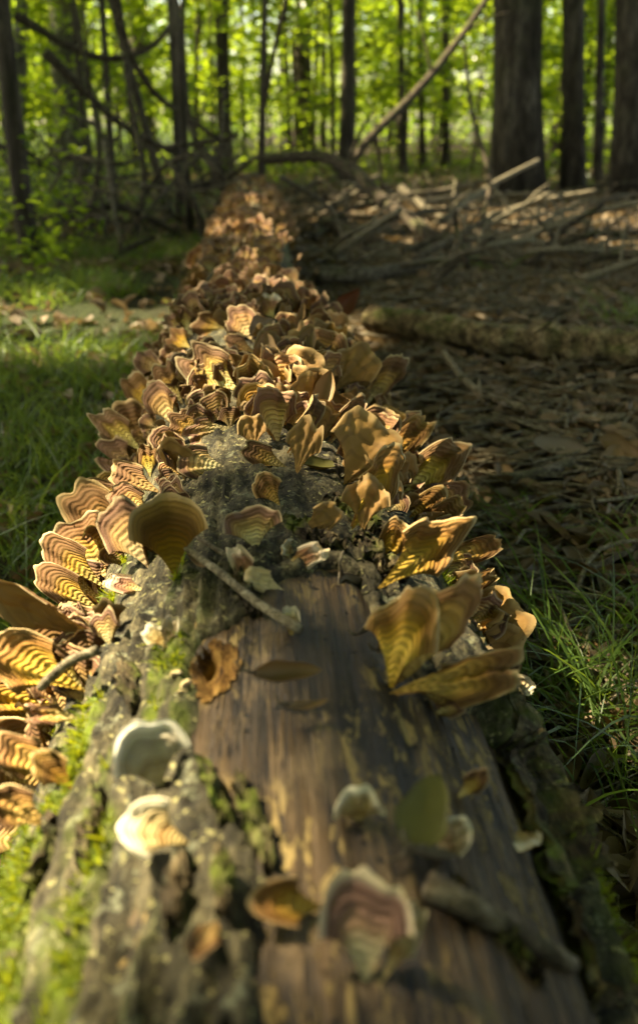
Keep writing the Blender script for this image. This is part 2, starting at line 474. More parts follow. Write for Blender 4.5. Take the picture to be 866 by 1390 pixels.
def ground_z(x, y):
    x = np.asarray(x, float); y = np.asarray(y, float)
    z = 0.05 * (fbm(x * 0.9, y * 0.9, 0.0, 5, 3) - 0.5) + 0.022 * (fbm(x * 7, y * 7, 0.0, 9, 3) - 0.5)
    far = np.clip((np.hypot(x, y) - 3) / 12, 0, 1)
    z = z + far * 0.45 * (fbm(x * 0.12, y * 0.12, 0.0, 33, 2) - 0.5)
    return z - 0.01

gx = axis_coords(-320, 320, -2.0, 2.6, 0.035)
gy = axis_coords(-60, 420, 0.1, 5.0, 0.04)
GX, GY = np.meshgrid(gx, gy)
V = np.stack([GX.ravel(), GY.ravel(), ground_z(GX.ravel(), GY.ravel())], 1)
g = link("ground", mesh_np("ground", V, grid_faces(len(gy), len(gx)), GROUND))
tag(g, "dark forest floor of soil and leaf mould", None, None, "structure")

# ------------------------------------------------------------------ the fallen log
def poly_px(pts):
    out = []
    for u, v in pts:
        p = on_log(u, v)
        out.append((p[1], math.atan2(p[0], p[2] - LZ)))
    return np.array(out)

def in_poly(poly, X, Y):
    ins = np.zeros(np.shape(X), bool)
    n = len(poly)
    for i in range(n):
        x1, y1 = poly[i]; x2, y2 = poly[(i + 1) % n]
        c = ((y1 > Y) != (y2 > Y)) & (X < (x2 - x1) * (Y - y1) / (y2 - y1 + 1e-12) + x1)
        ins ^= c
    return ins

def dist_poly(poly, X, Y):
    """signed distance in metres on the unrolled log (positive inside)"""
    d = np.full(np.shape(X), 1e9)
    n = len(poly)
    for i in range(n):
        x1, y1 = poly[i][0], poly[i][1] * LR
        x2, y2 = poly[(i + 1) % n][0], poly[(i + 1) % n][1] * LR
        dx, dy = x2 - x1, y2 - y1
        t = np.clip(((X - x1) * dx + (Y * LR - y1) * dy) / (dx * dx + dy * dy + 1e-12), 0, 1)
        d = np.minimum(d, np.hypot(X - x1 - t * dx, Y * LR - y1 - t * dy))
    return np.where(in_poly(poly, X, Y), d, -d)

BARE = poly_px([(242, 905), (262, 870), (310, 850), (345, 800), (420, 770), (470, 790), (510, 870), (560, 940), (640, 985), (700, 1060), (740, 1160), (800, 1290), (860, 1500), (340, 1500), (330, 1330), (345, 1180), (285, 1080), (240, 1000)])
CREV = poly_px([(640, 960), (668, 975), (720, 1030), (775, 1090), (835, 1180), (868, 1250), (905, 1500), (845, 1500), (815, 1300), (760, 1180), (700, 1060)])
HOLE = poly_px([(240, 905), (262, 875), (295, 878), (300, 905), (285, 935), (255, 955)])

LOG_END = 6.3
def log_centre(y):
    return 0.012 * np.sin(y * 1.7 + 0.5) - 0.004, LZ + 0.006 * np.sin(y * 2.3)

def log_taper(Y):
    t = np.clip((np.asarray(Y) - 1.42) / 0.4, 0, 1)
    return 1 - 0.14 * t * t * (3 - 2 * t)

def log_fields(Y, A):
    """radius offset of the wood core, bark height, masks"""
    ny = Y
    base = 0.010 * (fbm(np.cos(A) * 1.5, np.sin(A) * 1.5, ny * 1.2, 3, 3) - 0.5)
    grain = 0.0022 * (fbm(A * 30, ny * 4.0, 0.0, 21, 3) - 0.5) + 0.0035 * (fbm(A * 9, ny * 2.0, 0.0, 22, 2) - 0.5)
    jit = 0.014 * (fbm(A * 14, ny * 22, 0.0, 41, 4) - 0.5)
    dB = dist_poly(BARE, Y, A) + jit
    dC = dist_poly(CREV, Y, A) + jit * 0.6
    dH = dist_poly(HOLE, Y, A) + jit * 0.5
    crev = np.clip((dC + 0.003) / 0.010, 0, 1)
    hole = np.clip((dH + 0.001) / 0.006, 0, 1)
    grain = grain * 1.0 - 0.0016 * np.clip(0.10 - np.abs(2 * fbm(A * 22, ny * 2.2, 0, 25, 3) - 1), 0, 1) / 0.10
    core = base + grain - crev * 0.040 - hole * 0.013 * (0.7 + 0.6 * fbm(A * 60, ny * 60, 0, 44, 2))
    # bark
    edge = np.clip((-dB + 0.0015) / 0.006, 0, 1) * np.clip((-dH + 0.001) / 0.004, 0, 1) * (1 - np.clip((dC + 0.006) / 0.006, 0, 1))
    ridge = 1 - np.abs(2 * fbm(A * 13.0 + 0.8 * fbm(A * 5, ny * 6, 0, 64, 2), ny * 6.0, 0.0, 61, 4) - 1) * 3.2
    flake = fbm(A * 26, ny * 60, 0.0, 63, 3)
    crackle = np.abs(2 * fbm(A * 30, ny * 45, 0.0, 65, 3) - 1)
    thick = 0.0055 + 0.0045 * np.clip(ridge, -0.8, 1) + 0.008 * (flake - 0.5) - 0.004 * np.clip(0.22 - crackle, 0, 1) / 0.22
    # thicker broken bark on the flank beyond the crevice
    right = np.clip((A - rad(38)) / rad(10), 0, 1) * np.clip((0.80 - Y) / 0.12, 0, 1)
    thick = thick + right * (0.016 + 0.010 * (fbm(A * 5, ny * 9, 0, 66, 3) - 0.5))
    calm = 1 - 0.65 * np.clip((Y - 0.50) / 0.10, 0, 1)
    thick = 0.006 + (thick - 0.006) * calm
    bark = np.where(edge > 0, edge * thick - (1 - edge) * 0.004, -0.004)
    return core, bark, edge

def log_grid(y0, y1, dy, a0, a1, da):
    ys = np.arange(y0, y1 + dy * .5, dy); an = np.arange(a0, a1 + da * .5, da)
    A, Y = np.meshgrid(an, ys)
    return ys, an, Y, A

def log_xyz(Y, A, R):
    cx, cz = log_centre(Y)
    return np.stack([cx + R * np.sin(A), Y, cz + R * np.cos(A)], -1).reshape(-1, 3)

log = bpy.data.objects.new("fallen_log", None); COL.objects.link(log)
tag(log, "long rotting fallen log covered in bracket fungi, running away into the forest", "log")
ys = np.concatenate([np.arange(0.12, 1.25, 0.0032), np.arange(1.25, LOG_END, 0.02)])
an = np.concatenate([np.arange(-180, -95, 5), np.arange(-95, 95, 1.15), np.arange(95, 181, 5)]) * math.pi / 180
A, Y = np.meshgrid(an, ys)
core, bark, edge = log_fields(Y, A)
taper = log_taper(Y)
link("bare_wood", mesh_np("bare_wood", log_xyz(Y, A, (LR - 0.006 + core) * taper), grid_faces(len(ys), len(an)), WOOD), log)
F = grid_faces(len(ys), len(an))
keep = (edge.ravel() > 0)
kf = keep[F].any(1)
mossn = np.clip((-0.22 - A) / 0.25, 0, 1) * np.clip((fbm(A * 9, Y * 9, 0, 71, 3) - 0.53) * 7, 0, 1) * np.clip((0.78 - Y) / 0.2, 0.18, 1)
mossn = np.maximum(mossn, np.clip((A - 0.85) / 0.3, 0, 1) * np.clip((fbm(A * 7, Y * 9, 0, 72, 3) - 0.5) * 6, 0, 1) * 0.8)
BV = log_xyz(Y, A, (LR - 0.006 + core + bark) * taper)
me = mesh_np("bark", BV, F[kf], BARK_LOG, True, {"moss": mossn.ravel()})
bark_obj = link("bark", me, log)
dHf = dist_poly(HOLE, Y, A).ravel()
hf = (dHf[F] > -0.004).all(1)
def mat_rot():
    b = NB("rotted_wood")
    n1 = b.noise(b.coord("Object", (160.0, 40.0, 160.0)), 1.0, 5.0, 0.7, 0.5)
    col = b.ramp(n1, [(0.35, (0.03, 0.014, 0.005)), (0.5, (0.14, 0.07, 0.018)), (0.66, (0.30, 0.18, 0.055))])
    return b.done(b.principled(col, 0.9, 0.2, b.bump(n1, 1.0, 0.006)))
link("rotted_hollow", mesh_np("rotted_hollow", log_xyz(Y, A, (LR - 0.0045 + core) * taper), F[hf], mat_rot()), log)
# cut ends
for yy, nm in ((LOG_END - 0.02, "far_end"),):
    th = np.arange(40) * 2 * math.pi / 40
    r = 0.12 * (1 + 0.12 * np.sin(th * 3 + 1) + 0.05 * np.sin(th * 7))
    ring = np.stack([r * np.sin(th), np.full(40, yy), LZ + r * np.cos(th)], 1)
    v = np.vstack([ring, [[0, yy + 0.03, LZ]]])
    link("broken_end", mesh_np("broken_end", v, np.stack([np.arange(40), (np.arange(40) + 1) % 40, np.full(40, 40)], 1), WOOD), log)

RTAB = (LR - 0.006 + core + np.maximum(bark, 0)) * taper
def log_surface(y, a):
    i = min(max(np.searchsorted(ys, y) - 1, 0), len(ys) - 2); j = min(max(np.searchsorted(an, a) - 1, 0), len(an) - 2)
    fy = min(max((y - ys[i]) / (ys[i + 1] - ys[i]), 0), 1); fa = min(max((a - an[j]) / (an[j + 1] - an[j]), 0), 1)
    r_ = (RTAB[i, j] * (1 - fa) + RTAB[i, j + 1] * fa) * (1 - fy) + (RTAB[i + 1, j] * (1 - fa) + RTAB[i + 1, j + 1] * fa) * fy
    cx, cz = log_centre(y)
    return np.array((cx + r_ * math.sin(a), y, cz + r_ * math.cos(a)))

# moss shoots: short upright blades on the bark
def blades(P, D, L, W, bend, segs=2, seed=0):
    """P base (n,3), D direction (n,3), returns verts/faces of tapering strips"""
    n = len(P); r = np.random.default_rng(seed)
    side = np.cross(D, r.normal(size=(n, 3))); side /= np.linalg.norm(side, axis=1, keepdims=True) + 1e-9
    bd = bend
    rows = []
    for k in range(segs + 1):
        t = k / segs
        c = P + D * (L * t)[:, None] + bd * (L * t * t)[:, None]
        hw = (W * (1 - 0.92 * t ** 1.5))[:, None] * 0.5
        rows += [c - side * hw, c + side * hw]
    v = np.stack(rows, 1).reshape(-1, 3)
    m = 2 * (segs + 1)
    b = (np.arange(n) * m)[:, None]
    f = []
    for k in range(segs):
        f.append(np.concatenate([b + 2 * k, b + 2 * k + 1, b + 2 * k + 3, b + 2 * k + 2], 1))
    return v, np.concatenate(f)

mi = np.where((mossn.ravel() > 0.5) & (edge.ravel() > 0.9) & (Y.ravel() < 1.1))[0]
mi = RNG.choice(mi, 26000)
nrm_m = np.stack([np.sin(A.ravel()[mi]), np.zeros(len(mi)), np.cos(A.ravel()[mi])], 1)
nrm_m = nrm_m + RNG.normal(0, 0.5, nrm_m.shape)
nrm_m /= np.linalg.norm(nrm_m, axis=1, keepdims=True)
clump = np.clip((fbm(A.ravel()[mi] * 16, Y.ravel()[mi] * 70, 0, 81, 3) - 0.44) * 8, 0.0, 1)
sel = clump > 0.12
v, f = blades(BV[mi][sel] + RNG.normal(0, 0.001, (sel.sum(), 3)), nrm_m[sel], (0.003 + 0.006 * RNG.random(sel.sum())) * clump[sel] + 0.001, 0.0012 + 0.0008 * RNG.random(sel.sum()), RNG.normal(0, 0.35, (sel.sum(), 3)), 2, 4)
mo = link("moss", mesh_np("moss", v, f, MOSS, False), bark_obj)
mo["kind"] = "stuff"

# loose bark plates and flakes lying proud of the log
def plate(u0, v0, u1, v1, wpx, lift=0.006, tilt=0.0, seed=0, mat=None, name="bark_plate"):
    p0, p1 = on_log(u0, v0), on_log(u1, v1)
    a0, a1 = math.atan2(p0[0], p0[2] - LZ), math.atan2(p1[0], p1[2] - LZ)
    dep = project((p0 + p1) / 2)[2]
    W = wpx * dep / FPX
    nu, nv = 26, 9
    t = np.linspace(0, 1, nu)[:, None]; s = np.linspace(-1, 1, nv)[None, :]
    wprof = (0.55 + 0.45 * np.sin(np.pi * np.clip(t * 1.0, 0.04, 0.96)) ** 0.6) * (1 + 1.3 * (fbm(t * 7, s * .9, 0, seed, 4) - 0.5))
    yy = p0[1] + (p1[1] - p0[1]) * t + 0 * s + 0.016 * (fbm(t * 9 + s, s * 3, 0, seed + 3, 3) - 0.5)
    aa = a0 + (a1 - a0) * t + s * wprof * W * 0.5 / LR
    hh = lift + tilt * s * W * 0.5 + 0.011 * (fbm(t * 12, s * 4, 0, seed + 5, 4) - 0.5)
    c, bk, e = log_fields(yy, aa)
    R = LR - 0.006 + c + np.maximum(bk, 0) + hh
    top = log_xyz(yy, aa, R)
    bot = log_xyz(yy, aa, R - 0.004 - 0.003 * np.random.default_rng(seed).random(R.shape))
    vv = np.vstack([top, bot]); n = nu * nv
    ff = [grid_faces(nu, nv), grid_faces(nu, nv, n)[:, ::-1]]
    rim = np.concatenate([np.arange(nv), np.arange(2, nu) * nv - 1, np.arange(n - 1, n - nv - 1, -1), np.arange(nu - 2, 0, -1) * nv])
    rim = rim[np.concatenate(([True], np.diff(rim) != 0))]
    nx = np.roll(rim, -1)
    ff.append(np.stack([rim, nx, nx + n, rim + n], 1))
    mv = np.clip((fbm(vv[:, 0] * 60, vv[:, 1] * 60, vv[:, 2] * 60, seed, 3) - 0.5) * 5, 0, 0.9)
    return link(name, mesh_np(name, vv, ff, mat or BARK_SLAB, True, {"moss": mv}), bark_obj)

for i, (u0, v0, u1, v1, wp, li, ti) in enumerate([
    (655, 905, 735, 1065, 75, 0.010, 0.25), (735, 1010, 850, 1190, 60, 0.014, 0.3), (690, 1060, 745, 1195, 45, 0.012, -0.3),
    (785, 1120, 880, 1330, 55, 0.012, 0.2), (620, 850, 660, 930, 40, 0.006, 0.1), (600, 1210, 720, 1330, 40, 0.004, -0.4),
    (150, 905, 165, 975, 24, 0.005, 0.2), (255, 1040, 290, 1130, 24, 0.003, 0.0), (300, 1060, 345, 1180, 30, 0.004, 0.1), (120, 1090, 95, 1180, 26, 0.005, 0.15),
    (230, 1180, 222, 1280, 30, 0.004, -0.1), (60, 1130, 30, 1230, 28, 0.006, 0.2), (280, 1170, 290, 1270, 24, 0.004, 0.1), (300, 790, 330, 840, 22, 0.004, 0.1),
    (440, 690, 500, 740, 45, 0.006, 0.2), (470, 745, 520, 800, 40, 0.008, 0.1), (380, 720, 440, 760, 40, 0.005, 0.0)]):
    plate(u0, v0, u1, v1, wp, li, ti, 100 + i * 7)

# ------------------------------------------------------------------ bracket fungi
def bracket_mesh(L, W, seed, cup=0.35, recurve=0.1, ruffle=0.05, lobes=0.08, nlobe=4, thick=0.0026, ns=14, nt=37, spread=78, notch=0.0, twist=0.0, crumple=0.006, fan=0.50):
    """cap in local axes: X growth axis, Y across, Z towards the zoned face. Returns (verts_top, verts_under, zone, nt, ns)"""
    r = np.random.default_rng(seed)
    Ph = rad(spread)
    s = np.linspace(0.0, 1.0, ns)[:, None] ** 0.85
    t = np.linspace(-1, 1, nt)[None, :]
    ph = t * Ph
    p = r.random(6) * 6.28
    low = 1 + 0.7 * lobes * (np.sin(nlobe * t * 1.7 + p[0]) + 0.5 * np.sin(nlobe * 2.3 * t + p[1]))
    out = low + (min(1, lobes * 12) * (0.018 * np.sin(13 * t + p[2]) + 0.014 * np.sin(22 * t + p[3])) + lobes * 0.5 * (vnoise(t * 5 + 20, 0.0, seed * 1.7, 5) - 0.5)) * s ** 5
    if notch:
        out = out - notch * np.exp(-((t - 0.25 * math.sin(p[3])) / 0.10) ** 2)
    k = (W * 0.5) / (0.80 * L * max(0.35, math.sin(min(Ph, 1.57))))
    ss = s * (0.06 + 0.94 * s ** 0.12)
    x = ss * L * out * (1 - fan * s * np.abs(t) ** 2.4)
    x = x + (1 - np.cos(ph)) * 0.0
    y = ss * (0.5 + 0.5 * out) * np.sin(t * 1.5) * W * 0.5 * (0.62 + 0.38 * s)
    yw = y / (W * 0.5 + 1e-6)
    z = cup * W * 0.5 * (yw ** 2) * (0.4 + 0.6 * s) - recurve * L * s ** 2 + cup * 0.25 * L * (1 - s) * s
    z = z + ruffle * W * s ** 2.2 * (np.sin(nlobe * 1.6 * t * 1.5 + p[4]) + 0.6 * np.sin(nlobe * 2.9 * t + p[5]))
    z = z + 0.0013 * np.sin(s * 34 + p[0] + 0.6 * np.sin(3 * t + p[1])) * s
    z = z + crumple * L / 0.05 * (fbm(x * 60 + seed, y * 60, 0.0, seed % 97, 3) - 0.5) * s
    z = z + twist * x * yw
    top = np.stack([x, y, z], -1)
    th = thick * (1.5 - 1.25 * s ** 1.5) * np.ones_like(t) + 0.0004
    th[-1, :] = 0.0005
    bot = top.copy(); bot[..., 2] -= th
    zone = s * np.minimum(1.06, np.maximum(.8, out / low)) * (1 + 0.012 * np.sin(5 * t + p[2]))
    zone = np.clip(zone + 0.008 * (vnoise(t * 14 + s * 2, s * 3, 0.0, seed % 89) - 0.5), 0, 1)
    zone[-1, :] = 1.0
    return top.reshape(-1, 3), bot.reshape(-1, 3), zone.ravel(), ns, nt

def build_bracket(P, a, n, L, W, mat, seed, under=None, name="bracket_fungus", flip=False, **kw):
    top, bot, zone, ns, nt_ = bracket_mesh(L, W, seed, **kw)
    a = nrm(a); n = nrm(n - a * (n @ a)); b = np.cross(n, a)
    if flip:
        n, b = -n, -b
    Rm = np.stack([a, b, n], 1)
    F0 = grid_faces(ns, nt_)[:, ::-1]
    cap = mesh_np("fungus_cap", top, F0, CAPS[mat], True, {"zone": zone})
    und = mesh_np("fungus_underside", bot, F0[:, ::-1], under or (UNDER_PALE if mat in ('white', 'grey', 'rose') else UNDER), True, {"zone": zone})
    o = link(name, cap)
    Mx = Matrix.Identity(4)
    for i in range(3):
        for j in range(3): Mx[i][j] = Rm[i, j]
        Mx[i][3] = P[i]
    o.matrix_world = Mx
    link("underside", und, o)
    return o

def key_bracket(bx, by, tx, ty, wpx, mat='ochre', face='T', dd=0.3, roll=0.0, label=None, group=None, seed=0, tilt=0.0, **kw):
    P = on_log(bx, by)
    for _ in range(4):
        S = log_surface(P[1], math.atan2(P[0], P[2] - LZ))
        P = on_log(bx, by, max(0.09, math.hypot(S[0], S[2] - LZ)))
    d0 = project(P)[2]
    Lp = math.hypot(tx - bx, ty - by) * d0 / FPX
    T = CAM + ray(tx, ty) * (d0 + dd * Lp)
    for _ in range(60):
        if math.hypot(T[0], T[2] - LZ) > LR + 0.012: break
        T = T - ray(tx, ty) * 0.002
    a = T - P; L = np.linalg.norm(a)
    L = min(L, max(1.45 * Lp * math.sqrt(1 + dd * dd), 0.022))
    W = wpx * d0 / FPX
    n = nrm(CAM - P) + np.array((0, 0, tilt))
    an = nrm(a); n = nrm(n - an * (n @ an))
    if roll:
        c, s_ = math.cos(rad(roll)), math.sin(rad(roll))
        n = n * c + np.cross(an, n) * s_
    o = build_bracket(P - an * 0.004, a, n, L + 0.004, W, mat, seed, flip=(face == 'U'), **kw)
    tag(o, label, "fungus", group or "bracket fungi on the fallen log")
    return o

K = key_bracket
G_L = "fungi crowded on the grassy flank of the log"
G_R = "fungi crowded on the littered flank of the log"
G_T = "fungi along the top of the log"
G_F = "scattered small fungi on the near end of the log"
D = dict
KEYS = [
 # base, tip, width, material, face, extra
 (238, 782, 222, 674, 104, 'brown', 'T', D(cup=.75, recurve=-.10, dd=.15, ruffle=.02, lobes=.03, spread=84, group=G_L, label="large rust brown funnel-shaped bracket with fuzzy tan rim beside the thin stick")),
 (140, 782, 92, 702, 98, 'ochre', 'T', D(cup=.25, lobes=.07, dd=.5, group=G_L, label="wide ochre banded fan with purplish scalloped rim, just below the rust brown funnel")),
 (200, 768, 142, 680, 74, 'ochre', 'T', D(cup=.2, lobes=.06, dd=.5, roll=-12, group=G_L, label="tall fan with dark brown lobed top and pale base touching the rust brown funnel")),
 (118, 715, 84, 652, 78, 'brown', 'T', D(cup=.15, lobes=.06, dd=.5, group=G_L, label="brown ring-patterned fan below the small white-edged disc")),
 (102, 655, 58, 634, 44, 'pale', 'T', D(cup=.2, dd=.3, lobes=.03, group=G_L, label="small ringed disc with glowing white edge jutting out over the grass")),
 (134, 660, 107, 628, 36, 'brown', 'T', D(cup=.2, dd=.4, lobes=.03, group=G_L, label="small round dark brown fan beside the white-edged disc")),
 (216, 668, 146, 632, 44, 'brown', 'T', D(cup=.2, dd=.5, lobes=.05, group=G_L, label="long tongue with plum brown round tip and yellow banded neck")),
 (186, 638, 126, 600, 52, 'brown', 'T', D(cup=.2, dd=.5, notch=.3, lobes=.08, group=G_L, label="brown fan with ragged broken white edge above the plum tongue")),
 (204, 645, 198, 600, 32, 'pale', 'T', D(cup=.15, dd=.4, group=G_L, label="narrow cream yellow lobe squeezed beside the ragged broken fan")),
 (192, 608, 160, 540, 62, 'brown', 'T', D(cup=.1, dd=.4, lobes=.04, group=G_L, label="tall amber brown fan with many fine dark rings on the grassy flank")),
 (160, 600, 118, 552, 44, 'pale', 'T', D(cup=.3, dd=.5, lobes=.08, group=G_L, label="pale rimmed fan leaning out over grass against the tall amber fan")),
 (205, 700, 148, 662, 46, 'ochre', 'T', D(cup=.2, dd=.5, lobes=.06, group=G_L, label="half hidden ochre fan tucked under the plum-tipped tongue")),
 (68, 768, 26, 704, 52, 'ochre', 'T', D(cup=.2, dd=.5, lobes=.06, group=G_L, label="brown scalloped fan at the outer edge of the grassy flank")),
 (48, 792, 2, 738, 48, 'ochre', 'T', D(cup=.2, dd=.5, lobes=.05, group=G_L, label="banded fan at the picture's edge above the long sunlit curled bracket")),
 (118, 808, 62, 768, 44, 'ochre', 'T', D(cup=.25, dd=.5, lobes=.07, group=G_L, label="small scalloped ochre fan tucked below the wide banded fan")),
 (196, 802, 142, 786, 30, 'rose', 'T', D(cup=.5, dd=.2, lobes=.06, tilt=.8, group=G_L, label="small curled pinkish rimmed bracket under the rust brown funnel")),
 (135, 866, -12, 778, 66, 'orange', 'U', D(cup=-.3, dd=-.1, roll=-42, lobes=.03, ruffle=.03, group=G_L, label="long curled bracket seen edge-on, pinkish tan, sunlit at the picture's edge")),
 (112, 936, -20, 872, 84, 'orange', 'T', D(cup=.25, dd=-.05, lobes=.08, ruffle=.07, group=G_L, label="large sunlit golden bracket with folded lobes at the picture's edge")),
 (116, 938, 48, 876, 46, 'pale', 'T', D(cup=.3, dd=.1, roll=-20, lobes=.04, group=G_L, label="pale yellow bracket overlapping the large sunlit golden one")),
 (70, 958, -40, 934, 74, 'orange', 'T', D(cup=.2, dd=-.1, lobes=.1, ruffle=.08, group=G_L, label="sunlit ruffled golden bracket below the pale yellow overlapping one")),
 (108, 975, 34, 968, 30, 'pale', 'T', D(cup=.9, dd=-.2, lobes=.08, tilt=.6, group=G_L, label="narrow curled bracket with white lip lying under the golden brackets")),
 (85, 1055, -8, 1006, 58, 'orange', 'T', D(cup=.25, dd=-.1, lobes=.06, group=G_L, label="orange bracket cut by the picture's edge beside a small banded fan")),
 (100, 1070, 46, 1022, 46, 'brown', 'T', D(cup=.2, dd=.1, lobes=.05, group=G_L, label="small banded brown fan overlapping an orange bracket near the mossy bark")),
 (68, 1122, -16, 1076, 56, 'orange', 'T', D(cup=.2, dd=-.1, lobes=.06, group=G_L, label="lowest orange bracket at the picture's edge above the mossy bark")),
 (325, 532, 248, 474, 70, 'pale', 'T', D(cup=.15, dd=.4, lobes=.08, roll=8, group=G_L, label="largest pale yellow fan of the grassy flank with wavy plum margin")),
 (240, 582, 200, 514, 46, 'ochre', 'T', D(cup=.2, dd=.5, lobes=.05, group=G_L, label="tall ochre fan of close dark rings between two narrower brown tongues")),
 (248, 548, 214, 490, 42, 'ochre', 'T', D(cup=.2, dd=.5, lobes=.06, group=G_L, label="narrow brown tongue directly beside the large pale plum-edged fan")),
 (208, 560, 170, 505, 42, 'ochre', 'T', D(cup=.2, dd=.5, lobes=.06, group=G_L, label="brown tongue leaning outward beneath the grassy flank's crest")),
 (272, 592, 228, 562, 44, 'ochre', 'T', D(cup=.2, dd=.4, lobes=.08, group=G_L, label="cream and brown wavy bracket beside the bare grey bark")),
 (312, 580, 252, 590, 46, 'pale', 'T', D(cup=.2, dd=.0, lobes=.1, nlobe=5, tilt=.5, group=G_L, label="cream double-lobed bracket with brown lower edge lying on grey bark")),
 (304, 634, 240, 622, 50, 'pale', 'T', D(cup=.15, dd=.0, lobes=.03, tilt=.3, group=G_L, label="single striped fan lying alone on bare grey bark, narrow end pointing away from grass")),
 (228, 508, 182, 478, 36, 'ochre', 'T', D(cup=.35, dd=.4, lobes=.05, roll=15, group=G_L, label="dark hollow bracket with pale upper edge over the grassy flank")),
 (258, 472, 228, 450, 34, 'ochre', 'T', D(cup=.2, dd=.5, group=G_L, label="small brown fan behind the largest pale fan")),
 (348, 480, 304, 456, 26, 'brown', 'T', D(cup=.6, dd=.3, group=G_T, label="rolled tan tube-like bracket below the dark curled leaf")),
 (346, 466, 314, 412, 44, 'ochre', 'T', D(cup=.2, dd=.5, lobes=.05, group=G_T, label="upright fan with dark chocolate rim on the crest of the fungus mass")),
 (306, 446, 260, 444, 44, 'ochre', 'T', D(cup=.2, dd=.3, lobes=.07, group=G_T, label="low cream fan with purple brown lip below the crest")),
 (262, 455, 230, 420, 42, 'pale', 'T', D(cup=.2, dd=.5, lobes=.06, group=G_L, label="pale notched fan at the grassy end of the crest")),
 (280, 442, 268, 404, 28, 'brown', 'T', D(cup=.2, dd=.4, lobes=.03, group=G_T, label="small upright brown fan at the start of the crest")),
 (330, 430, 308, 402, 42, 'ochre', 'T', D(cup=.2, dd=.5, group=G_T, label="pale-edged fan in the sunlit crest row, nearest the grass")),
 (372, 432, 352, 400, 46, 'rose', 'T', D(cup=.2, dd=.5, group=G_T, label="pinkish sunlit fan in the middle of the crest row")),
 (415, 432, 398, 402, 44, 'orange', 'T', D(cup=.2, dd=.5, group=G_T, label="orange sunlit fan at the littered end of the crest row")),
 (348, 742, 338, 688, 80, 'pale', 'T', D(cup=.8, dd=.15, lobes=.07, nlobe=5, spread=84, recurve=0, group=G_T, label="wide cup-shaped bracket of cream and brown rings on the bark's middle")),
 (378, 684, 350, 642, 42, 'brown', 'T', D(cup=.35, dd=.3, lobes=.06, group=G_T, label="small brown scalloped bracket just above the wide ringed cup")),
 (388, 634, 328, 606, 36, 'ochre', 'T', D(cup=.25, dd=.1, lobes=.05, group=G_T, label="striped cream and black tongue pointing toward the lone striped fan")),
 (348, 788, 312, 742, 32, 'rose', 'T', D(cup=.5, dd=.2, lobes=.06, group=G_T, label="curled narrow lobe hanging below the wide ringed cup")),
 (388, 768, 442, 744, 36, 'rose', 'T', D(cup=.5, dd=.0, tilt=.6, lobes=.1, group=G_T, label="thin curled bracket with a raised pointed tip beside the ringed cup")),
 (375, 800, 330, 780, 34, 'rose', 'U', D(cup=-.5, dd=.0, tilt=.5, lobes=.06, group=G_T, label="shallow brown saucer bracket beneath the ringed cup")),
 (395, 748, 385, 742, 30, 'white', 'T', D(cup=.3, dd=-.6, tilt=.6, lobes=.05, group=G_T, label="tiny white-edged ear growing between the ringed cup and the curled tip")),
 (412, 720, 460, 690, 40, 'brown', 'U', D(cup=-.2, dd=.3, lobes=.06, group=G_T, label="flat brown underside of a bracket behind the ringed cup")),
 (392, 618, 438, 538, 34, 'pale', 'T', D(cup=.7, dd=.2, roll=40, lobes=.07, ruffle=.08, group=G_T, label="rolled cream bracket with frilled edge standing on top of the log")),
 (346, 610, 340, 564, 42, 'brown', 'U', D(cup=-.2, dd=.3, lobes=.05, group=G_T, label="plain tan upright bracket beside the frilled rolled one")),
 (402, 645, 420, 572, 50, 'brown', 'U', D(cup=-.2, dd=.3, lobes=.08, group=G_T, label="plain brown upright bracket at the foot of the frilled roll")),
 (468, 655, 512, 568, 100, 'brown', 'U', D(cup=-.12, dd=.4, lobes=.06, ruffle=.03, spread=70, group=G_R, label="broad smooth rust brown sheet-like bracket, leaf-like, at the log's shoulder")),
 (478, 718, 550, 606, 62, 'orange', 'T', D(cup=.3, dd=.3, roll=22, lobes=.08, ruffle=.07, group=G_R, label="golden bracket with pale crinkled tip standing in front of the broad rust sheet")),
 (492, 720, 500, 650, 66, 'orange', 'U', D(cup=-.3, dd=.2, lobes=.06, group=G_R, label="dark orange underside hanging below the broad rust sheet")),
 (545, 672, 636, 600, 62, 'pale', 'T', D(cup=.2, dd=.3, lobes=.06, ruffle=.06, group=G_R, label="large straw yellow fan with fine black rings on the littered flank")),
 (560, 694, 645, 668, 52, 'ochre', 'T', D(cup=.3, dd=.2, lobes=.06, group=G_R, label="dark hollowed bracket with yellow lip under the straw yellow fan")),
 (512, 800, 628, 706, 78, 'orange', 'T', D(cup=.2, dd=.2, lobes=.1, ruffle=.07, group=G_R, label="big golden wavy bracket with a pointed foot on the bare wood's edge")),
 (520, 775, 545, 700, 40, 'orange', 'T', D(cup=.3, dd=.3, lobes=.05, group=G_R, label="upright golden tongue rising behind the pointed-foot bracket")),
 (640, 678, 682, 644, 32, 'brown', 'T', D(cup=.2, dd=.2, lobes=.04, group=G_R, label="small rounded brown tip sticking out farthest over the litter")),
 (632, 658, 656, 620, 32, 'brown', 'T', D(cup=.2, dd=.3, lobes=.03, group=G_R, label="small round brown fan between the straw yellow fan and the jutting tip")),
 (628, 750, 692, 730, 34, 'orange', 'T', D(cup=.4, dd=.0, lobes=.08, group=G_R, label="flat pointed bracket jutting sideways over the litter, dry frayed tip")),
 (640, 795, 684, 774, 24, 'orange', 'T', D(cup=.3, dd=.0, lobes=.1, group=G_R, label="tiny ruffled ochre bracket low on the littered flank")),
 (620, 712, 660, 690, 40, 'brown', 'T', D(cup=.2, dd=.1, lobes=.06, group=G_R, label="blunt rust brown lobe just above the flat pointed bracket")),
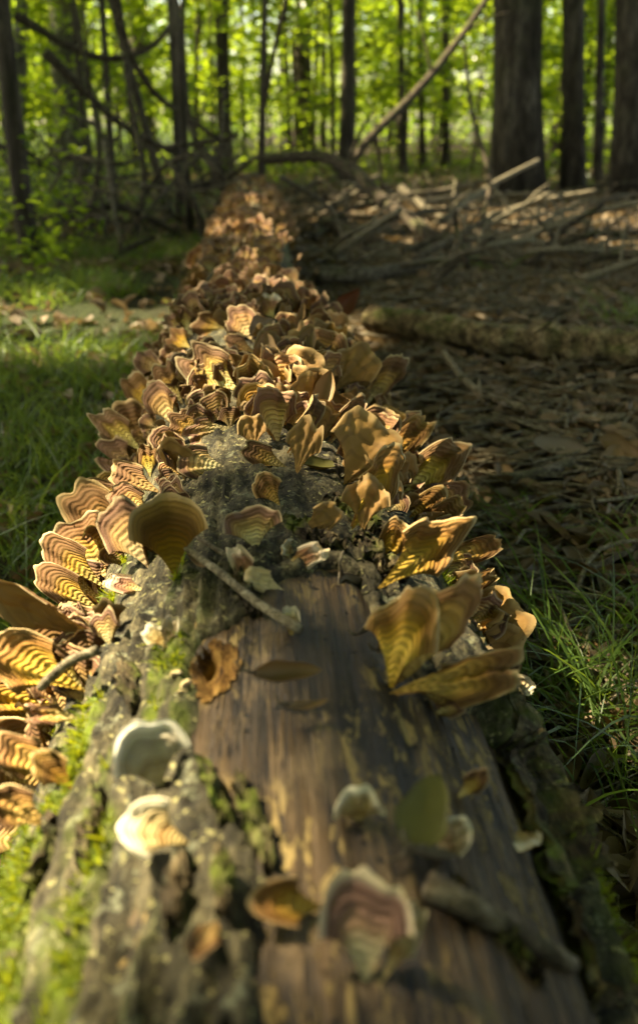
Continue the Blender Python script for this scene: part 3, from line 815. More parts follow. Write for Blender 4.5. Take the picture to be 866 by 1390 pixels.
 (530, 935, 556, 796, 104, 'orange', 'T', D(cup=.3, dd=.1, lobes=.12, ruffle=.075, recurve=.3, nlobe=3, crumple=.022, roll=-12, group=G_R, label="tall golden sheet of the big folded bracket at the bark's edge")),
 (535, 930, 662, 792, 76, 'orange', 'T', D(cup=.45, dd=.1, lobes=.09, ruffle=.07, recurve=.28, nlobe=2, crumple=.022, roll=24, group=G_R, label="golden lobe with blunt squared end leaning over the bark ridge")),
 (528, 942, 712, 894, 70, 'orange', 'T', D(cup=.5, dd=-.05, lobes=.10, ruffle=.10, recurve=.25, nlobe=3, crumple=.022, tilt=.4, group=G_R, label="long wavy golden shelf with cream underside edge reaching past the bark ridge")),
 (560, 930, 640, 950, 50, 'pale', 'T', D(cup=.4, dd=-.25, lobes=.1, ruffle=.08, tilt=.5, group=G_R, label="drooping pale-lipped lobe under the long wavy golden shelf")),
 (672, 912, 728, 936, 26, 'white', 'T', D(cup=.3, dd=-.2, lobes=.08, tilt=.4, group=G_R, label="white curled tip of a bracket overhanging the bark ridge")),
 (592, 968, 630, 958, 22, 'pale', 'T', D(cup=.5, dd=-.1, tilt=.6, lobes=.05, group=G_R, label="small cream ear curled beneath the long golden shelf")),
 (508, 548, 555, 482, 40, 'ochre', 'T', D(cup=.2, dd=.3, roll=25, lobes=.08, group=G_R, label="slim ochre bracket leaning out at the top of the littered flank")),
 (448, 602, 498, 538, 34, 'ochre', 'T', D(cup=.5, dd=.3, roll=35, lobes=.06, group=G_T, label="narrow edge-on bracket just above the broad rust sheet")),
 (455, 530, 505, 480, 64, 'brown', 'U', D(cup=-.2, dd=.3, roll=-15, lobes=.06, group=G_T, label="dark brown underside of a broad bracket below the red leaf")),
 (575, 600, 602, 545, 40, 'brown', 'T', D(cup=.2, dd=.3, lobes=.09, group=G_R, label="crinkled brown bracket behind the straw yellow fan")),
 (545, 610, 572, 560, 34, 'pale', 'T', D(cup=.4, dd=.3, roll=30, lobes=.06, group=G_R, label="thin cream-edged bracket between the rust sheet and the straw yellow fan")),
 # near end of the log
 (218, 1068, 185, 982, 108, 'grey', 'T', D(cup=.5, dd=-.05, lobes=.04, ruffle=.02, tilt=.7, recurve=.05, group=G_F, label="grey and white zoned bracket on the mossy bark")),
 (248, 1142, 166, 1112, 80, 'white', 'T', D(cup=.75, dd=-.1, lobes=.03, ruffle=.015, tilt=.5, spread=86, group=G_F, label="cream cup-shaped bracket with brown ring just below the grey one")),
 (222, 874, 196, 850, 30, 'white', 'T', D(cup=.6, dd=.2, lobes=.05, group=G_F, label="small cream funnel fungus on bark, broader half facing the grass")),
 (224, 874, 236, 836, 24, 'white', 'T', D(cup=.6, dd=.2, lobes=.05, group=G_F, label="slim upright cream ear growing from the small cream funnel")),
 (487, 1112, 486, 1074, 70, 'white', 'T', D(cup=.8, dd=-.6, tilt=.9, lobes=.04, group=G_F, label="thin white-edged fungus seen edge-on, shaped like a shallow bird wing")),
 (594, 1158, 634, 1116, 52, 'white', 'T', D(cup=.5, dd=-.1, tilt=.4, lobes=.04, spread=84, group=G_F, label="small round white-rimmed fungus beside the olive leaf")),
 (702, 1128, 716, 1160, 58, 'white', 'T', D(cup=.2, dd=-.3, tilt=.9, lobes=.05, group=G_F, label="white-lipped tan fungus by the dark crevice")),
 (622, 1082, 662, 1046, 30, 'pale', 'T', D(cup=.4, dd=.0, lobes=.05, group=G_F, label="small cream tongue above the white-rimmed fungus")),
 (496, 1330, 494, 1184, 128, 'rose', 'T', D(cup=.45, dd=.05, tilt=.3, lobes=.08, ruffle=.03, nlobe=3, group=G_F, label="large blurred fungus with pink-brown ring and cream rim, lowest on the log")),
 (520, 1330, 568, 1230, 44, 'white', 'T', D(cup=.4, dd=.0, tilt=.3, lobes=.06, group=G_F, label="cream lobe fused to the side of the large pink-ringed fungus")),
 (432, 1232, 344, 1222, 62, 'orange', 'T', D(cup=.9, dd=-.2, tilt=.3, lobes=.03, ruffle=.02, group=G_F, label="orange trumpet-shaped fungus beside the large pink-ringed one")),
 (396, 862, 394, 822, 26, 'white', 'T', D(cup=.5, dd=.2, lobes=.06, group=G_F, label="tiny cream fungus standing at the end of the thin stick")),
 (300, 1250, 262, 1290, 40, 'orange', 'T', D(cup=.6, dd=-.2, tilt=.5, lobes=.05, group=G_F, label="blurred orange brown fungus curled on bark near the trumpet-shaped one")),
]
KOBJ, FILL = [], []
for i, (bx, by, tx, ty, wp, mt, fc, kw) in enumerate(KEYS):
    if kw['group'] == G_R:
        kw['ruffle'] = kw.get('ruffle', .05) * 1.4; kw.setdefault('crumple', .014); kw.setdefault('nlobe', 3)
    KOBJ.append(key_bracket(bx, by, tx, ty, wp, mt, fc, seed=301 + i * 13, **kw))

# three tiny pale green-white buttons beside the rotted hollow
for i, (u, v, s_) in enumerate([(242, 922, 20), (256, 934, 20), (248, 950, 22)]):
    P = on_log(u, v); d0 = project(P)[2]; W = s_ * d0 / FPX
    nn = nrm(np.array((P[0], 0, P[2] - LZ)))
    o = build_bracket(P - nn * 0.001, nn + np.array((0, -.3, 0)), np.array((0, -.8, .6)), W * 0.8, W, 'grey', 900 + i, lobes=.04, cup=.2, ns=8, nt=15)
    tag(o, ["topmost tiny pale button fungus beside the rotted hollow", "middle tiny pale button fungus beside the rotted hollow", "lowest tiny pale button fungus beside the rotted hollow"][i], "fungus", G_F)

# the rest of the crowd: individuals between and behind the ones above
def free_bracket(y, a_, L, W, mat, seed, back=0.35, side=0.0, flip=False, roll=0.0, **kw):
    P = log_surface(y, a_)
    nr = np.array((math.sin(a_), 0, math.cos(a_)))
    tg = np.array((math.cos(a_), 0, -math.sin(a_)))
    ax = nrm(nr + np.array((0, back, 0)) + tg * side + np.array((0, 0, 0.35)))
    n = np.array((0, -1.0, 0.35)) + tg * roll
    return build_bracket(P - ax * 0.004, ax, n, L, W, mat, seed, flip=flip, **kw)

import re
ANCH = []
def short(lb):
    return " ".join(re.split(r" with | beside | just | at | over | under | below | above | behind | between | of the | on | touching | against | lying | seen | squeezed | tucked | leaning | jutting |,| in ", lb)[0].split()[:6])
for it in KEYS:
    ANCH.append(((it[0] + it[2]) / 2, (it[1] + it[3]) / 2, short(it[7]["label"])))
KFOOT_OLD = [((it[0] * .4 + it[2] * .6), (it[1] * .4 + it[3] * .6), .36 * max(it[4], math.hypot(it[0] - it[2], it[1] - it[3])), project(on_log(it[0], it[1]))[2]) for it in KEYS]
KFOOT = []
for it in KEYS:
    d_ = project(on_log(it[0], it[1]))[2]
    ln_ = math.hypot(it[2] - it[0], it[3] - it[1]) + 1e-6
    px_, py_ = -(it[3] - it[1]) / ln_, (it[2] - it[0]) / ln_
    for f_, w_ in ((.3, 0), (.6, -.3), (.6, 0), (.6, .3), (.9, -.2), (.9, .2)):
        KFOOT.append((it[0] + (it[2] - it[0]) * f_ + px_ * w_ * it[4], it[1] + (it[3] - it[1]) * f_ + py_ * w_ * it[4], d_))
KF = np.array(KFOOT)
USED = set()
def near_label(P, what, fallback, maxd=110, anch=None):
    u, v, _ = project(P)
    c = sorted((math.hypot(u - q[0], v - q[1]), q) for q in (ANCH if anch is None else anch))
    for d, q in c[:3]:
        if d > maxd: break
        dx, dy = u - q[0], v - q[1]
        rel = ("right of" if dx > 0 else "left of") if abs(dx) > abs(dy) else ("below" if dy > 0 else "above")
        for far in ("just ", "a little farther "):
            lb = what + " " + far + rel + " the " + q[2]
            if lb not in USED and len(lb.split()) <= 16:
                USED.add(lb); return lb
    return fallback

BARKOPEN = poly_px([(248, 670), (285, 640), (305, 605), (325, 570), (345, 600), (325, 640), (340, 680), (300, 690), (305, 740), (400, 780), (470, 770), (520, 830), (560, 950), (240, 960), (150, 875), (245, 790)])
r = random.Random(5)
cnt = 0
zones = [  # y range, angle range (deg), count, side, label, group
 ((0.48, 0.92), (-94, -24), 84, "ochre banded fan crowded low among its like on the grassy flank, near half", G_L),
 ((0.90, 1.45), (-94, -6), 70, "brown banded fan packed among its like on the grassy flank, far half", G_L),
 ((0.60, 1.00), (30, 92), 56, "golden crinkled bracket packed among its like on the littered flank", G_R),
 ((0.98, 1.45), (14, 90), 48, "dry brown bracket packed among its like on the littered flank, far half", G_R),
 ((0.72, 1.42), (-18, 34), 40, "upright brown bracket standing among dry leaves on top of the log", G_T),
]
for (y0, y1), (a0, a1), num, lab, grp in zones:
    for _ in range(num):
        for _try in range(60):
            y = r.uniform(y0, y1); a_ = rad(r.uniform(a0, a1))
            if in_poly(BARKOPEN, np.array([y]), np.array([a_]))[0]: continue
            S_ = log_surface(y, a_); uu, vv, dd_ = project(S_ + np.array((math.sin(a_) * .02, .01, math.cos(a_) * .02 + .008)))
            if not ((np.hypot(uu - KF[:, 0], vv - KF[:, 1]) < .019 * FPX / dd_) & (dd_ < KF[:, 2] + .005)).any(): break
        else:
            continue
        L = r.uniform(0.036, 0.060); W = L * r.uniform(0.72, 1.15)
        rt = grp != G_L
        mat = r.choice(['ochre', 'ochre', 'brown', 'pale', 'orange'] if not rt else ['orange', 'brown', 'pale', 'ochre', 'pale', 'orange'])
        o = free_bracket(y, a_, L, W, mat, 2000 + cnt * 3, r.uniform(0.1, 0.8), r.uniform(-.35, .35), flip=(rt and r.random() < 0.4), roll=r.uniform(-1.6, 1.6) if rt else r.uniform(-.8, .8),
                         cup=r.uniform(.1, .5), ruffle=r.uniform(.02, .09), lobes=r.uniform(.04, .11), nlobe=r.choice([2, 3, 3, 4]), ns=11, nt=27, recurve=r.uniform(-.1, .25), crumple=.016 if rt else .007)
        wd = ("small " if L < .038 else "big " if L > .047 else "") + {'ochre': 'ochre banded', 'brown': 'dark brown', 'pale': 'pale yellow', 'orange': 'golden orange'}[mat] + (" fan" if not rt else " crinkled bracket")
        tag(o, near_label(log_surface(y, a_) + np.array((0, 0, .02)), wd, lab), "fungus", grp)
        FILL.append(o)
        cnt += 1

# thin the crowd where it would bury one of the individually shaped brackets
def view_pts(o):
    me = o.data; co = np.empty(len(me.vertices) * 3); me.vertices.foreach_get("co", co)
    Mw = np.array(o.matrix_basis)
    q = co.reshape(-1, 3) @ Mw[:3, :3].T + Mw[:3, 3] - CAM
    d = q @ FWD
    return 433 + FPX * (q @ RIGHT) / d, 650 - FPX * (q @ UP) / d, d
KV = []
for ki, o in enumerate(KOBJ):
    u, v, d = view_pts(o)
    KV.append(np.stack([u, v, d, np.full(len(u), ki)], 1)[::3])
KV = np.vstack(KV)
ci = np.clip(((KV[:, 0] + 60) / 7).astype(int), 0, 159); cj = np.clip((KV[:, 1] / 7).astype(int), 0, 209)
tot = np.bincount(KV[:, 3].astype(int), minlength=len(KOBJ))
hide = []
for o in FILL:
    u, v, d = view_pts(o)
    g_ = np.full((160, 210), 1e9)
    np.minimum.at(g_, (np.clip(((u + 60) / 7).astype(int), 0, 159), np.clip((v / 7).astype(int), 0, 209)), d)
    occ = g_[ci, cj] < KV[:, 2] - .002
    fr = np.bincount(KV[occ, 3].astype(int), minlength=len(KOBJ)) / tot
    hide.append(fr.max())
order = np.argsort(hide)
room = 318 - len(KOBJ)
for rank, k_ in enumerate(order):
    if hide[k_] > .16 or rank >= room:
        o = FILL[k_]
        for ch in list(o.children): bpy.data.objects.remove(ch)
        bpy.data.objects.remove(o)

# the uncountable small ones that fill the gaps between them
def fan_rows(y, a_, back, side, roll, sc, upk=.35):
    nr = np.array((math.sin(a_), 0, math.cos(a_))); tg = np.array((math.cos(a_), 0, -math.sin(a_)))
    ax = nrm(nr + np.array((0, back, 0)) + tg * side + np.array((0, 0, upk)))
    n = np.array((0, -1.0, .35)) + tg * roll; n = nrm(n - ax * (n @ ax)); b_ = np.cross(n, ax)
    return np.stack([ax, b_, n], 0) * sc, log_surface(y, a_) - ax * .004
small = []
for i in range(18):
    L = r.uniform(.027, .042)
    small.append(bracket_mesh(L, L * r.uniform(.8, 1.3), 7000 + i, cup=r.uniform(.1, .6), ruffle=r.uniform(.03, .1), lobes=r.uniform(.05, .12), nlobe=r.choice([3, 4, 5]), crumple=r.uniform(.006, .018), recurve=r.uniform(-.1, .3), ns=9, nt=17))
fv, fc, fz, fm, nvt = [], [], [], [], 0
for i in range(5200):
    y = r.uniform(.47, 1.48); a_ = rad(r.uniform(-97, 95))
    if y < .62 and a_ > rad(-40): continue
    if y < .80 and rad(-22) < a_ < rad(26): continue
    if in_poly(BARKOPEN, np.array([y]), np.array([a_]))[0] or in_poly(BARE, np.array([y]), np.array([a_]))[0]: continue
    top, bot, zone, ns, nt_ = small[r.randrange(18)]
    fl = r.random() < (.35 if a_ > 0 else .12)
    R3, P = fan_rows(y, a_, r.uniform(0, .9), r.uniform(-.45, .45), r.uniform(-1.3, 1.3), r.uniform(.7, 1.15))
    if fl: R3 = R3 * np.array((1, -1, -1))[:, None]
    W3 = top @ R3 + P
    q = W3 - CAM; d = q @ FWD; u = 433 + FPX * (q @ RIGHT) / d; v = 650 - FPX * (q @ UP) / d
    g_ = np.full((160, 210), 1e9)
    np.minimum.at(g_, (np.clip(((u + 60) / 7).astype(int), 0, 159), np.clip((v / 7).astype(int), 0, 209)), d)
    occ = g_[ci, cj] < KV[:, 2] - .002
    if (np.bincount(KV[occ, 3].astype(int), minlength=len(KOBJ)) / tot).max() > .17: continue
    F0 = grid_faces(ns, nt_)[:, ::-1]
    fv += [W3, bot @ R3 + P]; fz += [zone, zone]
    fc += [F0 + nvt, F0[:, ::-1] + nvt + len(top)]
    fm += [np.full(len(F0), r.choice((0, 1, 1, 2, 3) if a_ < 0 else (0, 0, 2, 2, 3))), np.full(len(F0), 4)]
    nvt += 2 * len(top)
    if len(fv) > 2000: break
print("small fungi", len(fv) // 2)
me = mesh_np("small_bracket_fungi", np.vstack(fv), np.vstack(fc), None, True, {"zone": np.concatenate(fz)})
for nm in ('orange', 'ochre', 'pale', 'brown'): me.materials.append(CAPS[nm])
me.materials.append(UNDER)
me.polygons.foreach_set("material_index", np.concatenate(fm).astype(np.int32))
tag(link("small_bracket_fungi", me), "mass of small tan brackets crammed between the larger fans on the log", "fungi", None, "stuff")

# far stretch of the log: copies of a dozen shapes
protos = []
for i in range(14):
    L = r.uniform(0.045, 0.07)
    protos.append(bracket_mesh(L, L * r.uniform(.8, 1.3), 5000 + i, cup=r.uniform(.1, .6), ruffle=r.uniform(.03, .1), lobes=r.uniform(.05, .12), ns=7, nt=13))
fv, fc, fu, fz, nvt, fm = [], [], [], [], 0, []
for i in range(1050):
    y = 1.46 + 4.1 * (r.random() ** 1.5)
    a_ = rad(r.uniform(-88, 84))
    if float(fbm(a_ * 1.6, y * 3.2, 0, 131, 2)) < .34 and y > 1.7: continue
    top, bot, zone, ns, nt_ = protos[r.randrange(14)]
    nr = np.array((math.sin(a_), 0, math.cos(a_)))
    ax = nrm(nr + np.array((r.uniform(-.8, .8), r.uniform(-.6, .8), 0.3)))
    n = np.array((r.uniform(-1.2, .8), r.uniform(-1, .2), r.uniform(-.1, .9)))
    n = nrm(n - ax * (n @ ax)); b_ = np.cross(n, ax)
    P = log_surface(y, a_) - ax * 0.004
    R3 = np.stack([ax, b_, n], 0) * r.uniform(.45, .95)
    F0 = grid_faces(ns, nt_)[:, ::-1]
    fv += [top @ R3 + P, bot @ R3 + P]; fz += [zone, zone]
    fc += [F0 + nvt, F0[:, ::-1] + nvt + len(top)]
    fm += [np.full(len(F0), i % 4), np.full(len(F0), 4)]
    nvt += 2 * len(top)
me = mesh_np("distant_bracket_fungi", np.vstack(fv), np.vstack(fc), None, True, {"zone": np.concatenate(fz)})
for nm in ('orange', 'pale', 'pale', 'ochre'): me.materials.append(CAPS[nm])
me.materials.append(UNDER)
me.polygons.foreach_set("material_index", np.concatenate(fm).astype(np.int32))
tag(link("distant_bracket_fungi", me), "blurred mass of tan brackets covering the far stretch of the log", "fungi", None, "stuff")

# ------------------------------------------------------------------ dry leaves lying on the log
def leaf_mesh(name, L, W, mat, seed, curl=0.5, bend=0.3, fold=0.25, nu=15, nv=9, wav=0.05, lobed=0.0):
    """leaf in local axes: X midrib, Y across, Z up; closed thin sheet"""
    rr = np.random.default_rng(seed)
    t = np.linspace(0, 1, nu)[:, None]; s = np.linspace(-1, 1, nv)[None, :]
    prof = np.sin(np.pi * np.clip(t, 0.0, 1.0) ** 0.85) ** 0.75 * (1 + lobed * np.sin(t * 26)) + 0.01
    x = (t - 0.5) * L + 0 * s
    hw = W * 0.5 * prof * (1 + 0.10 * np.sin(t * 11 + rr.random() * 6))
    ang = s * curl * 2.2
    if abs(curl) > 0.05:
        y = hw * np.sin(ang) / (curl * 2.2); z = hw * (1 - np.cos(ang)) / (curl * 2.2)
    else:
        y = hw * s; z = 0 * y
    z = z + fold * hw * np.abs(s) + bend * L * (t - 0.5) ** 2 * 2
    z = z + wav * W * (fbm(t * 5 + 0 * s, s * 2, seed * .7, seed % 50, 3) - 0.5) * 2
    top = np.stack([x, y, z], -1).reshape(-1, 3)
    bot = top - np.array((0, 0, 0.0006))
    n = nu * nv
    rim = np.concatenate([np.arange(nv), np.arange(2, nu) * nv - 1, np.arange(n - 1, n - nv - 1, -1), np.arange(nu - 2, 0, -1) * nv])
    nx = np.roll(rim, -1)
    ff = [grid_faces(nu, nv), grid_faces(nu, nv, n)[:, ::-1], np.stack([rim, nx, nx + n, rim + n], 1)]
    return mesh_np(name, np.vstack([top, bot]), ff, mat)

def place_axes(o, P, ax, n, s=1.0):
    ax = nrm(ax); n = nrm(n - ax * (n @ ax)); b_ = np.cross(n, ax)
    Mx = Matrix.Identity(4)
    for q in range(3):
        Mx[q][0] = ax[q] * s; Mx[q][1] = b_[q] * s; Mx[q][2] = n[q] * s; Mx[q][3] = P[q]
    o.matrix_world = Mx

STEM = BRANCH
def log_leaf(u0, v0, u1, v1, wpx, mat, label, up=0.0, lift=0.008, tilt=(0, 0, 0), seed=0, stem=True, **kw):
    p0 = on_log(u0, v0); d0 = project(p0)[2]
    p0 = p0 + nrm(np.array((p0[0], 0, p0[2] - LZ))) * lift
    Lp = math.hypot(u1 - u0, v1 - v0) * d0 / FPX
    if up:
        p1 = CAM + ray(u1, v1) * (d0 + (1 - up) * Lp)
    else:
        p1 = on_log(u1, v1); p1 = p1 + nrm(np.array((p1[0], 0, p1[2] - LZ))) * lift
    ax = p1 - p0; L = np.linalg.norm(ax); W = wpx * d0 / FPX
    c = (p0 + p1) / 2
    n = nrm(np.array((c[0], 0, c[2] - LZ))) + nrm(CAM - c) * (1.5 if up else 0.2) + np.array(tilt)
    o = link("dry_leaf", leaf_mesh("dry_leaf", L, W, mat, seed, **kw))
    place_axes(o, c, ax, n)
    tag(o, label, "leaf", "leaves lying on the log")
    if stem:
        st = Tubes().add([(-L * .5 + .002, 0, .001 + kw.get('bend', .3) * L * .5), (-L * .62, .002, kw.get('bend', .3) * L * .5 + .001), (-L * .72, .006, kw.get('bend', .3) * L * .5 + .004)], [0.0011, 0.0009, 0.0008], 6)
        link("stalk", st.mesh("stalk", STEM), o)
    return o

for i, a in enumerate([
 ((545, 1172), (596, 1052), 72, DRY_OLIVE, "olive green leaf lying on the bare wood beside a white-rimmed fungus", D(up=0.5, lift=.006, curl=.12, bend=.05, fold=.10)),
 ((545, 1178), (602, 1186), 26, DRY_GREY, "curled grey scrap of leaf under the olive leaf", D(curl=.8, bend=.2)),
 ((342, 950), (428, 944), 46, DRY_BROWN, "curled brown leaf cupped like a boat on the bare wood", D(curl=.75, bend=.25, fold=.2, lift=.014, tilt=(0, -.9, 0))),
 ((452, 790), (500, 872), 62, DRY_GREY, "large grey-brown crumpled leaf at the end of the bare wood", D(up=.3, curl=.25, bend=.1, fold=.2, wav=.12)),
 ((478, 880), (516, 838), 22, DRY_GREY, "rolled grey leaf edge beside the large crumpled leaf", D(up=.5, curl=1.0, bend=.1)),
 ((360, 512), (362, 452), 34, DRY_BROWN, "upright oblong tan leaf on the log's crest beside a dark curled one", D(up=.8, curl=.3, bend=.1)),
 ((402, 505), (424, 446), 30, DRY_BROWN, "long narrow tan leaf standing on the log's crest", D(up=.8, curl=.4, bend=.15)),
 ((304, 516), (362, 545), 30, DRY_GREY, "rolled grey leaf lying below the largest pale fan", D(curl=.9, bend=.1, lift=.016)),
 ((340, 466), (372, 436), 36, DRY_GREY, "dark round curled leaf on the crest beside the oblong tan leaf", D(up=.8, curl=.5, bend=.2)),
 ((466, 425), (486, 392), 28, DRY_RED, "red-brown leaf standing up at the littered end of the crest", D(up=.9, curl=.4, bend=.2)),
 ((345, 545), (398, 498), 34, DRY_BROWN, "wide tan leaf below the long narrow one on top of the log", D(up=.7, curl=.3, bend=.2)),
 ((420, 590), (448, 505), 36, DRY_BROWN, "curled tan leaf propped beside the frilled rolled bracket", D(up=.7, curl=.45, bend=.15)),
 ((430, 515), (466, 462), 30, DRY_GREY, "grey-brown leaf leaning among brackets on top of the log", D(up=.7, curl=.5, bend=.2)),
 ((398, 465), (412, 410), 14, DRY_BROWN, "slender dry leaf rising from the crest like a spike", D(up=.9, curl=.6, bend=.1)),
 ((448, 650), (395, 640), 30, DRY_OLIVE, "small olive leaf wedged beside the plain brown bracket", D(curl=.3)),
 ((500, 905), (540, 870), 26, DRY_BROWN, "brown scrap of leaf between the crumpled leaf and the golden bracket", D(up=.4, curl=.5)),
 ((385, 985), (440, 975), 18, DRY_BROWN, "dark torn leaf scrap beneath the boat-shaped leaf", D(curl=.5)),
 ((290, 792), (262, 770), 14, DRY_BROWN, "small orange-brown scrap by the foot of the rust brown funnel", D(curl=.5, stem=False)),
]):
    (u0, v0), (u1, v1), wp, mt, lab, kw = a
    log_leaf(u0, v0, u1, v1, wp, mt, lab, seed=40 + i, **kw)

def stick_obj(name, ctrl, r0, r1, mat, label, cat, group=None, side=None, sides=9, seed=0, n=18, knots=(), rough=0.18):
    pts = curve_pts(ctrl, n)
    rr = np.linspace(r0, r1, len(pts)) * (1 + 0.18 * (fbm(np.linspace(0, 6, len(pts)), 0, 0, seed, 3) - 0.5))
    o = link(name, Tubes().add(pts - pts[0], rr, sides, seed, rough).mesh(name, mat), None, tuple(pts[0]))
    tag(o, label, cat, group)
    for k, (at, d, ln, rb) in enumerate(knots):
        q = pts[int(at * (len(pts) - 1))] - pts[0]
        d = np.array(d, float)
        c2 = curve_pts([q, q + d * ln * .5 + np.array((0, 0, .06)) * ln, q + d * ln], 8)
        link("side_branch", Tubes().add(c2, np.linspace(rb, rb * .4, len(c2)), 6, seed + k, 0.15).mesh("side_branch", mat), o)
    return o

def lp(u, v, lift=0.0):
    p = on_log(u, v)
    return p + nrm(np.array((p[0], 0, p[2] - LZ))) * lift
stick_obj("stick", [lp(246, 760, .020), lp(300, 800, .014), lp(350, 838, .010), lp(406, 868, .006)], 0.0022, 0.0030, TWIG, "thin straight stick lying on the bark below the rust brown funnel", "stick", seed=3)
stick_obj("stick", [lp(318, 770, .006), lp(268, 748, .014)], 0.002, 0.0012, TWIG, "short splinter crossing the upper end of the thin stick", "stick", seed=4)
stick_obj("stick", [lp(95, 955, .02), lp(130, 932, .022), lp(160, 912, .018)], 0.0028, 0.0030, TWIG, "short pale broken stick resting under the golden brackets on mossy bark", "stick", seed=5)
stick_obj("stick", [lp(570, 1215, .006), lp(640, 1255, .007), lp(760, 1320, .006)], 0.006, 0.004, BRANCH, "dark flat splinter along the bare wood above the crevice", "stick", seed=6)

# ------------------------------------------------------------------ branches on the ground
def gp(u, v, h=0.0):
    p = on_ground(u, v, h)
    p[2] = float(ground_z(p[0], p[1])) + h
    return p

def at_depth(u, v, d):
    return CAM + ray(u, v) * d

stick_obj("mossy_branch", [gp(505, 425, .062), gp(580, 438, .062), gp(680, 452, .062), gp(780, 462, .062), gp(930, 478, .062)], 0.036, 0.046, BRANCH_MOSS,
          "thick fallen branch with green moss along its top, lying across the litter", "branch", sides=24, n=110, seed=8, rough=.42, knots=((.15, (.3, -.4, .35), .12, .012), (.6, (.2, -.5, .4), .16, .010)))
stick_obj("fallen_branch", [gp(602, 470, .05), gp(640, 512, .035), (lambda q: q)(gp(700, 542, .02)), gp(780, 556, .02), gp(850, 556, .03)], 0.007, 0.011, TWIG,
          "grey bent branch curving through the litter in front of the mossy branch", "branch", sides=9, n=26, seed=9, knots=((.3, (.5, -.6, -.05), .2, .004),))
stick_obj("fallen_branch", [gp(640, 640, .02), gp(720, 628, .03), gp(800, 612, .02), gp(880, 604, .02)], 0.012, 0.010, BRANCH, "dark straight branch lying level beside the brackets' tips", "branch", sides=9, seed=10)
stick_obj("fallen_branch", [gp(600, 560, .01), gp(700, 590, .02), gp(820, 570, .015), gp(900, 560, .01)], 0.008, 0.006, TWIG, "slim pale branch behind the dark level branch in the litter", "branch", seed=12)
stick_obj("fallen_branch", [gp(690, 800, .01), gp(720, 770, .02), gp(780, 700, .012), gp(800, 650, .01)], 0.004, 0.003, TWIG, "thin forked twig slanting up through the litter by the sedge", "branch", seed=13, knots=((.5, (.4, .5, .05), .12, .002), (.7, (-.5, .4, .05), .1, .002)))
stick_obj("fallen_branch", [gp(660, 745, .01), gp(740, 800, .015), gp(860, 830, .01)], 0.005, 0.004, TWIG, "grey twig crossing behind the sedge tuft", "branch", seed=14)
stick_obj("fallen_branch", [gp(430, 372, .06), gp(500, 372, .05), gp(600, 352, .05)], 0.030, 0.026, BRANCH, "tan broken branch lying behind the mossy branch", "branch", sides=12, seed=15)
# brush heap behind
BANCH = [(480, 300, "arching limb"), (575, 275, "pale broken stub"), (560, 345, "sagging limb"), (660, 260, "slanting lit limb"), (650, 320, "dark upright stick"), (700, 275, "massive trunk's foot"), (780, 275, "straight dark trunk's foot"), (850, 280, "thick edge trunk's foot"), (600, 400, "mossy branch, from behind"), (720, 400, "middle of the mossy branch"), (830, 400, "mossy branch's far end"), (760, 330, "low bowing branch"), (520, 365, "tan broken branch")]
def near_stick(u, v):
    d, q = min((math.hypot(u - q[0], v - q[1]), q) for q in BANCH)
    dx, dy = u - q[0], v - q[1]
    rel = ("right of" if dx > 0 else "left of") if abs(dx) > abs(dy) else ("below" if dy > 0 else "above")
    for w_ in ("dead stick", "second dead stick", "third dead stick", "fourth dead stick"):
        lb = w_ + " lying " + rel + " the " + q[2]
        if lb not in USED:
            USED.add(lb); return lb
    return "dead stick lying in the brush heap"
stick_obj("leaning_limb", [at_depth(470, 238, 6.0), at_depth(500, 190, 6.0), at_depth(560, 130, 6.2), at_depth(610, 70, 6.4), at_depth(662, -5, 6.6), at_depth(700, -90, 6.8)], 0.030, 0.022, BRANCH_DARK,
          "long dead limb leaning diagonally up out of the brush heap", "limb", "brush heap limbs", n=30, seed=16, knots=((.25, (.2, .3, -.9), .5, .018), (.55, (-.2, .2, .8), .5, .012), (.7, (.7, .2, .3), .5, .010)))
stick_obj("leaning_limb", [at_depth(360, 216, 5.6), at_depth(430, 212, 5.4), at_depth(478, 232, 5.2), at_depth(520, 272, 5.0), at_depth(560, 300, 4.7), at_depth(610, 345, 4.3)], 0.034, 0.036, BRANCH_DARK,
          "thick bent limb arching over the log's far end", "limb", "brush heap limbs", n=30, sides=12, seed=17, knots=((.4, (.3, .1, .6), .5, .018),))
stick_obj("leaning_limb", [at_depth(436, 300, 4.9), at_depth(500, 325, 4.6), at_depth(570, 352, 4.3), at_depth(650, 360, 4.2)], 0.030, 0.024, BRANCH_DARK, "dark limb sagging beneath the arching limb", "limb", "brush heap limbs", sides=10, seed=18)
stick_obj("leaning_limb", [at_depth(545, 255, 6.4), at_depth(585, 288, 6.1), at_depth(605, 300, 6.0)], 0.028, 0.026, TWIG, "pale broken limb stub catching light in the brush heap", "limb", "brush heap limbs", seed=19)
stick_obj("leaning_limb", [at_depth(600, 300, 5.2), at_depth(660, 255, 5.5), at_depth(730, 218, 5.8)], 0.020, 0.014, TWIG, "slanting limb lit from above, in front of the big trunk", "limb", "brush heap limbs", seed=20, knots=((.35, (.0, .1, -1), .38, .012),))
stick_obj("leaning_limb", [at_depth(648, 340, 4.6), at_depth(656, 290, 4.7), at_depth(664, 240, 4.9), at_depth(640, 150, 5.2), at_depth(630, 60, 5.4)], 0.016, 0.010, BRANCH_DARK, "dark upright stick standing before the big trunk", "limb", "brush heap limbs", seed=21)
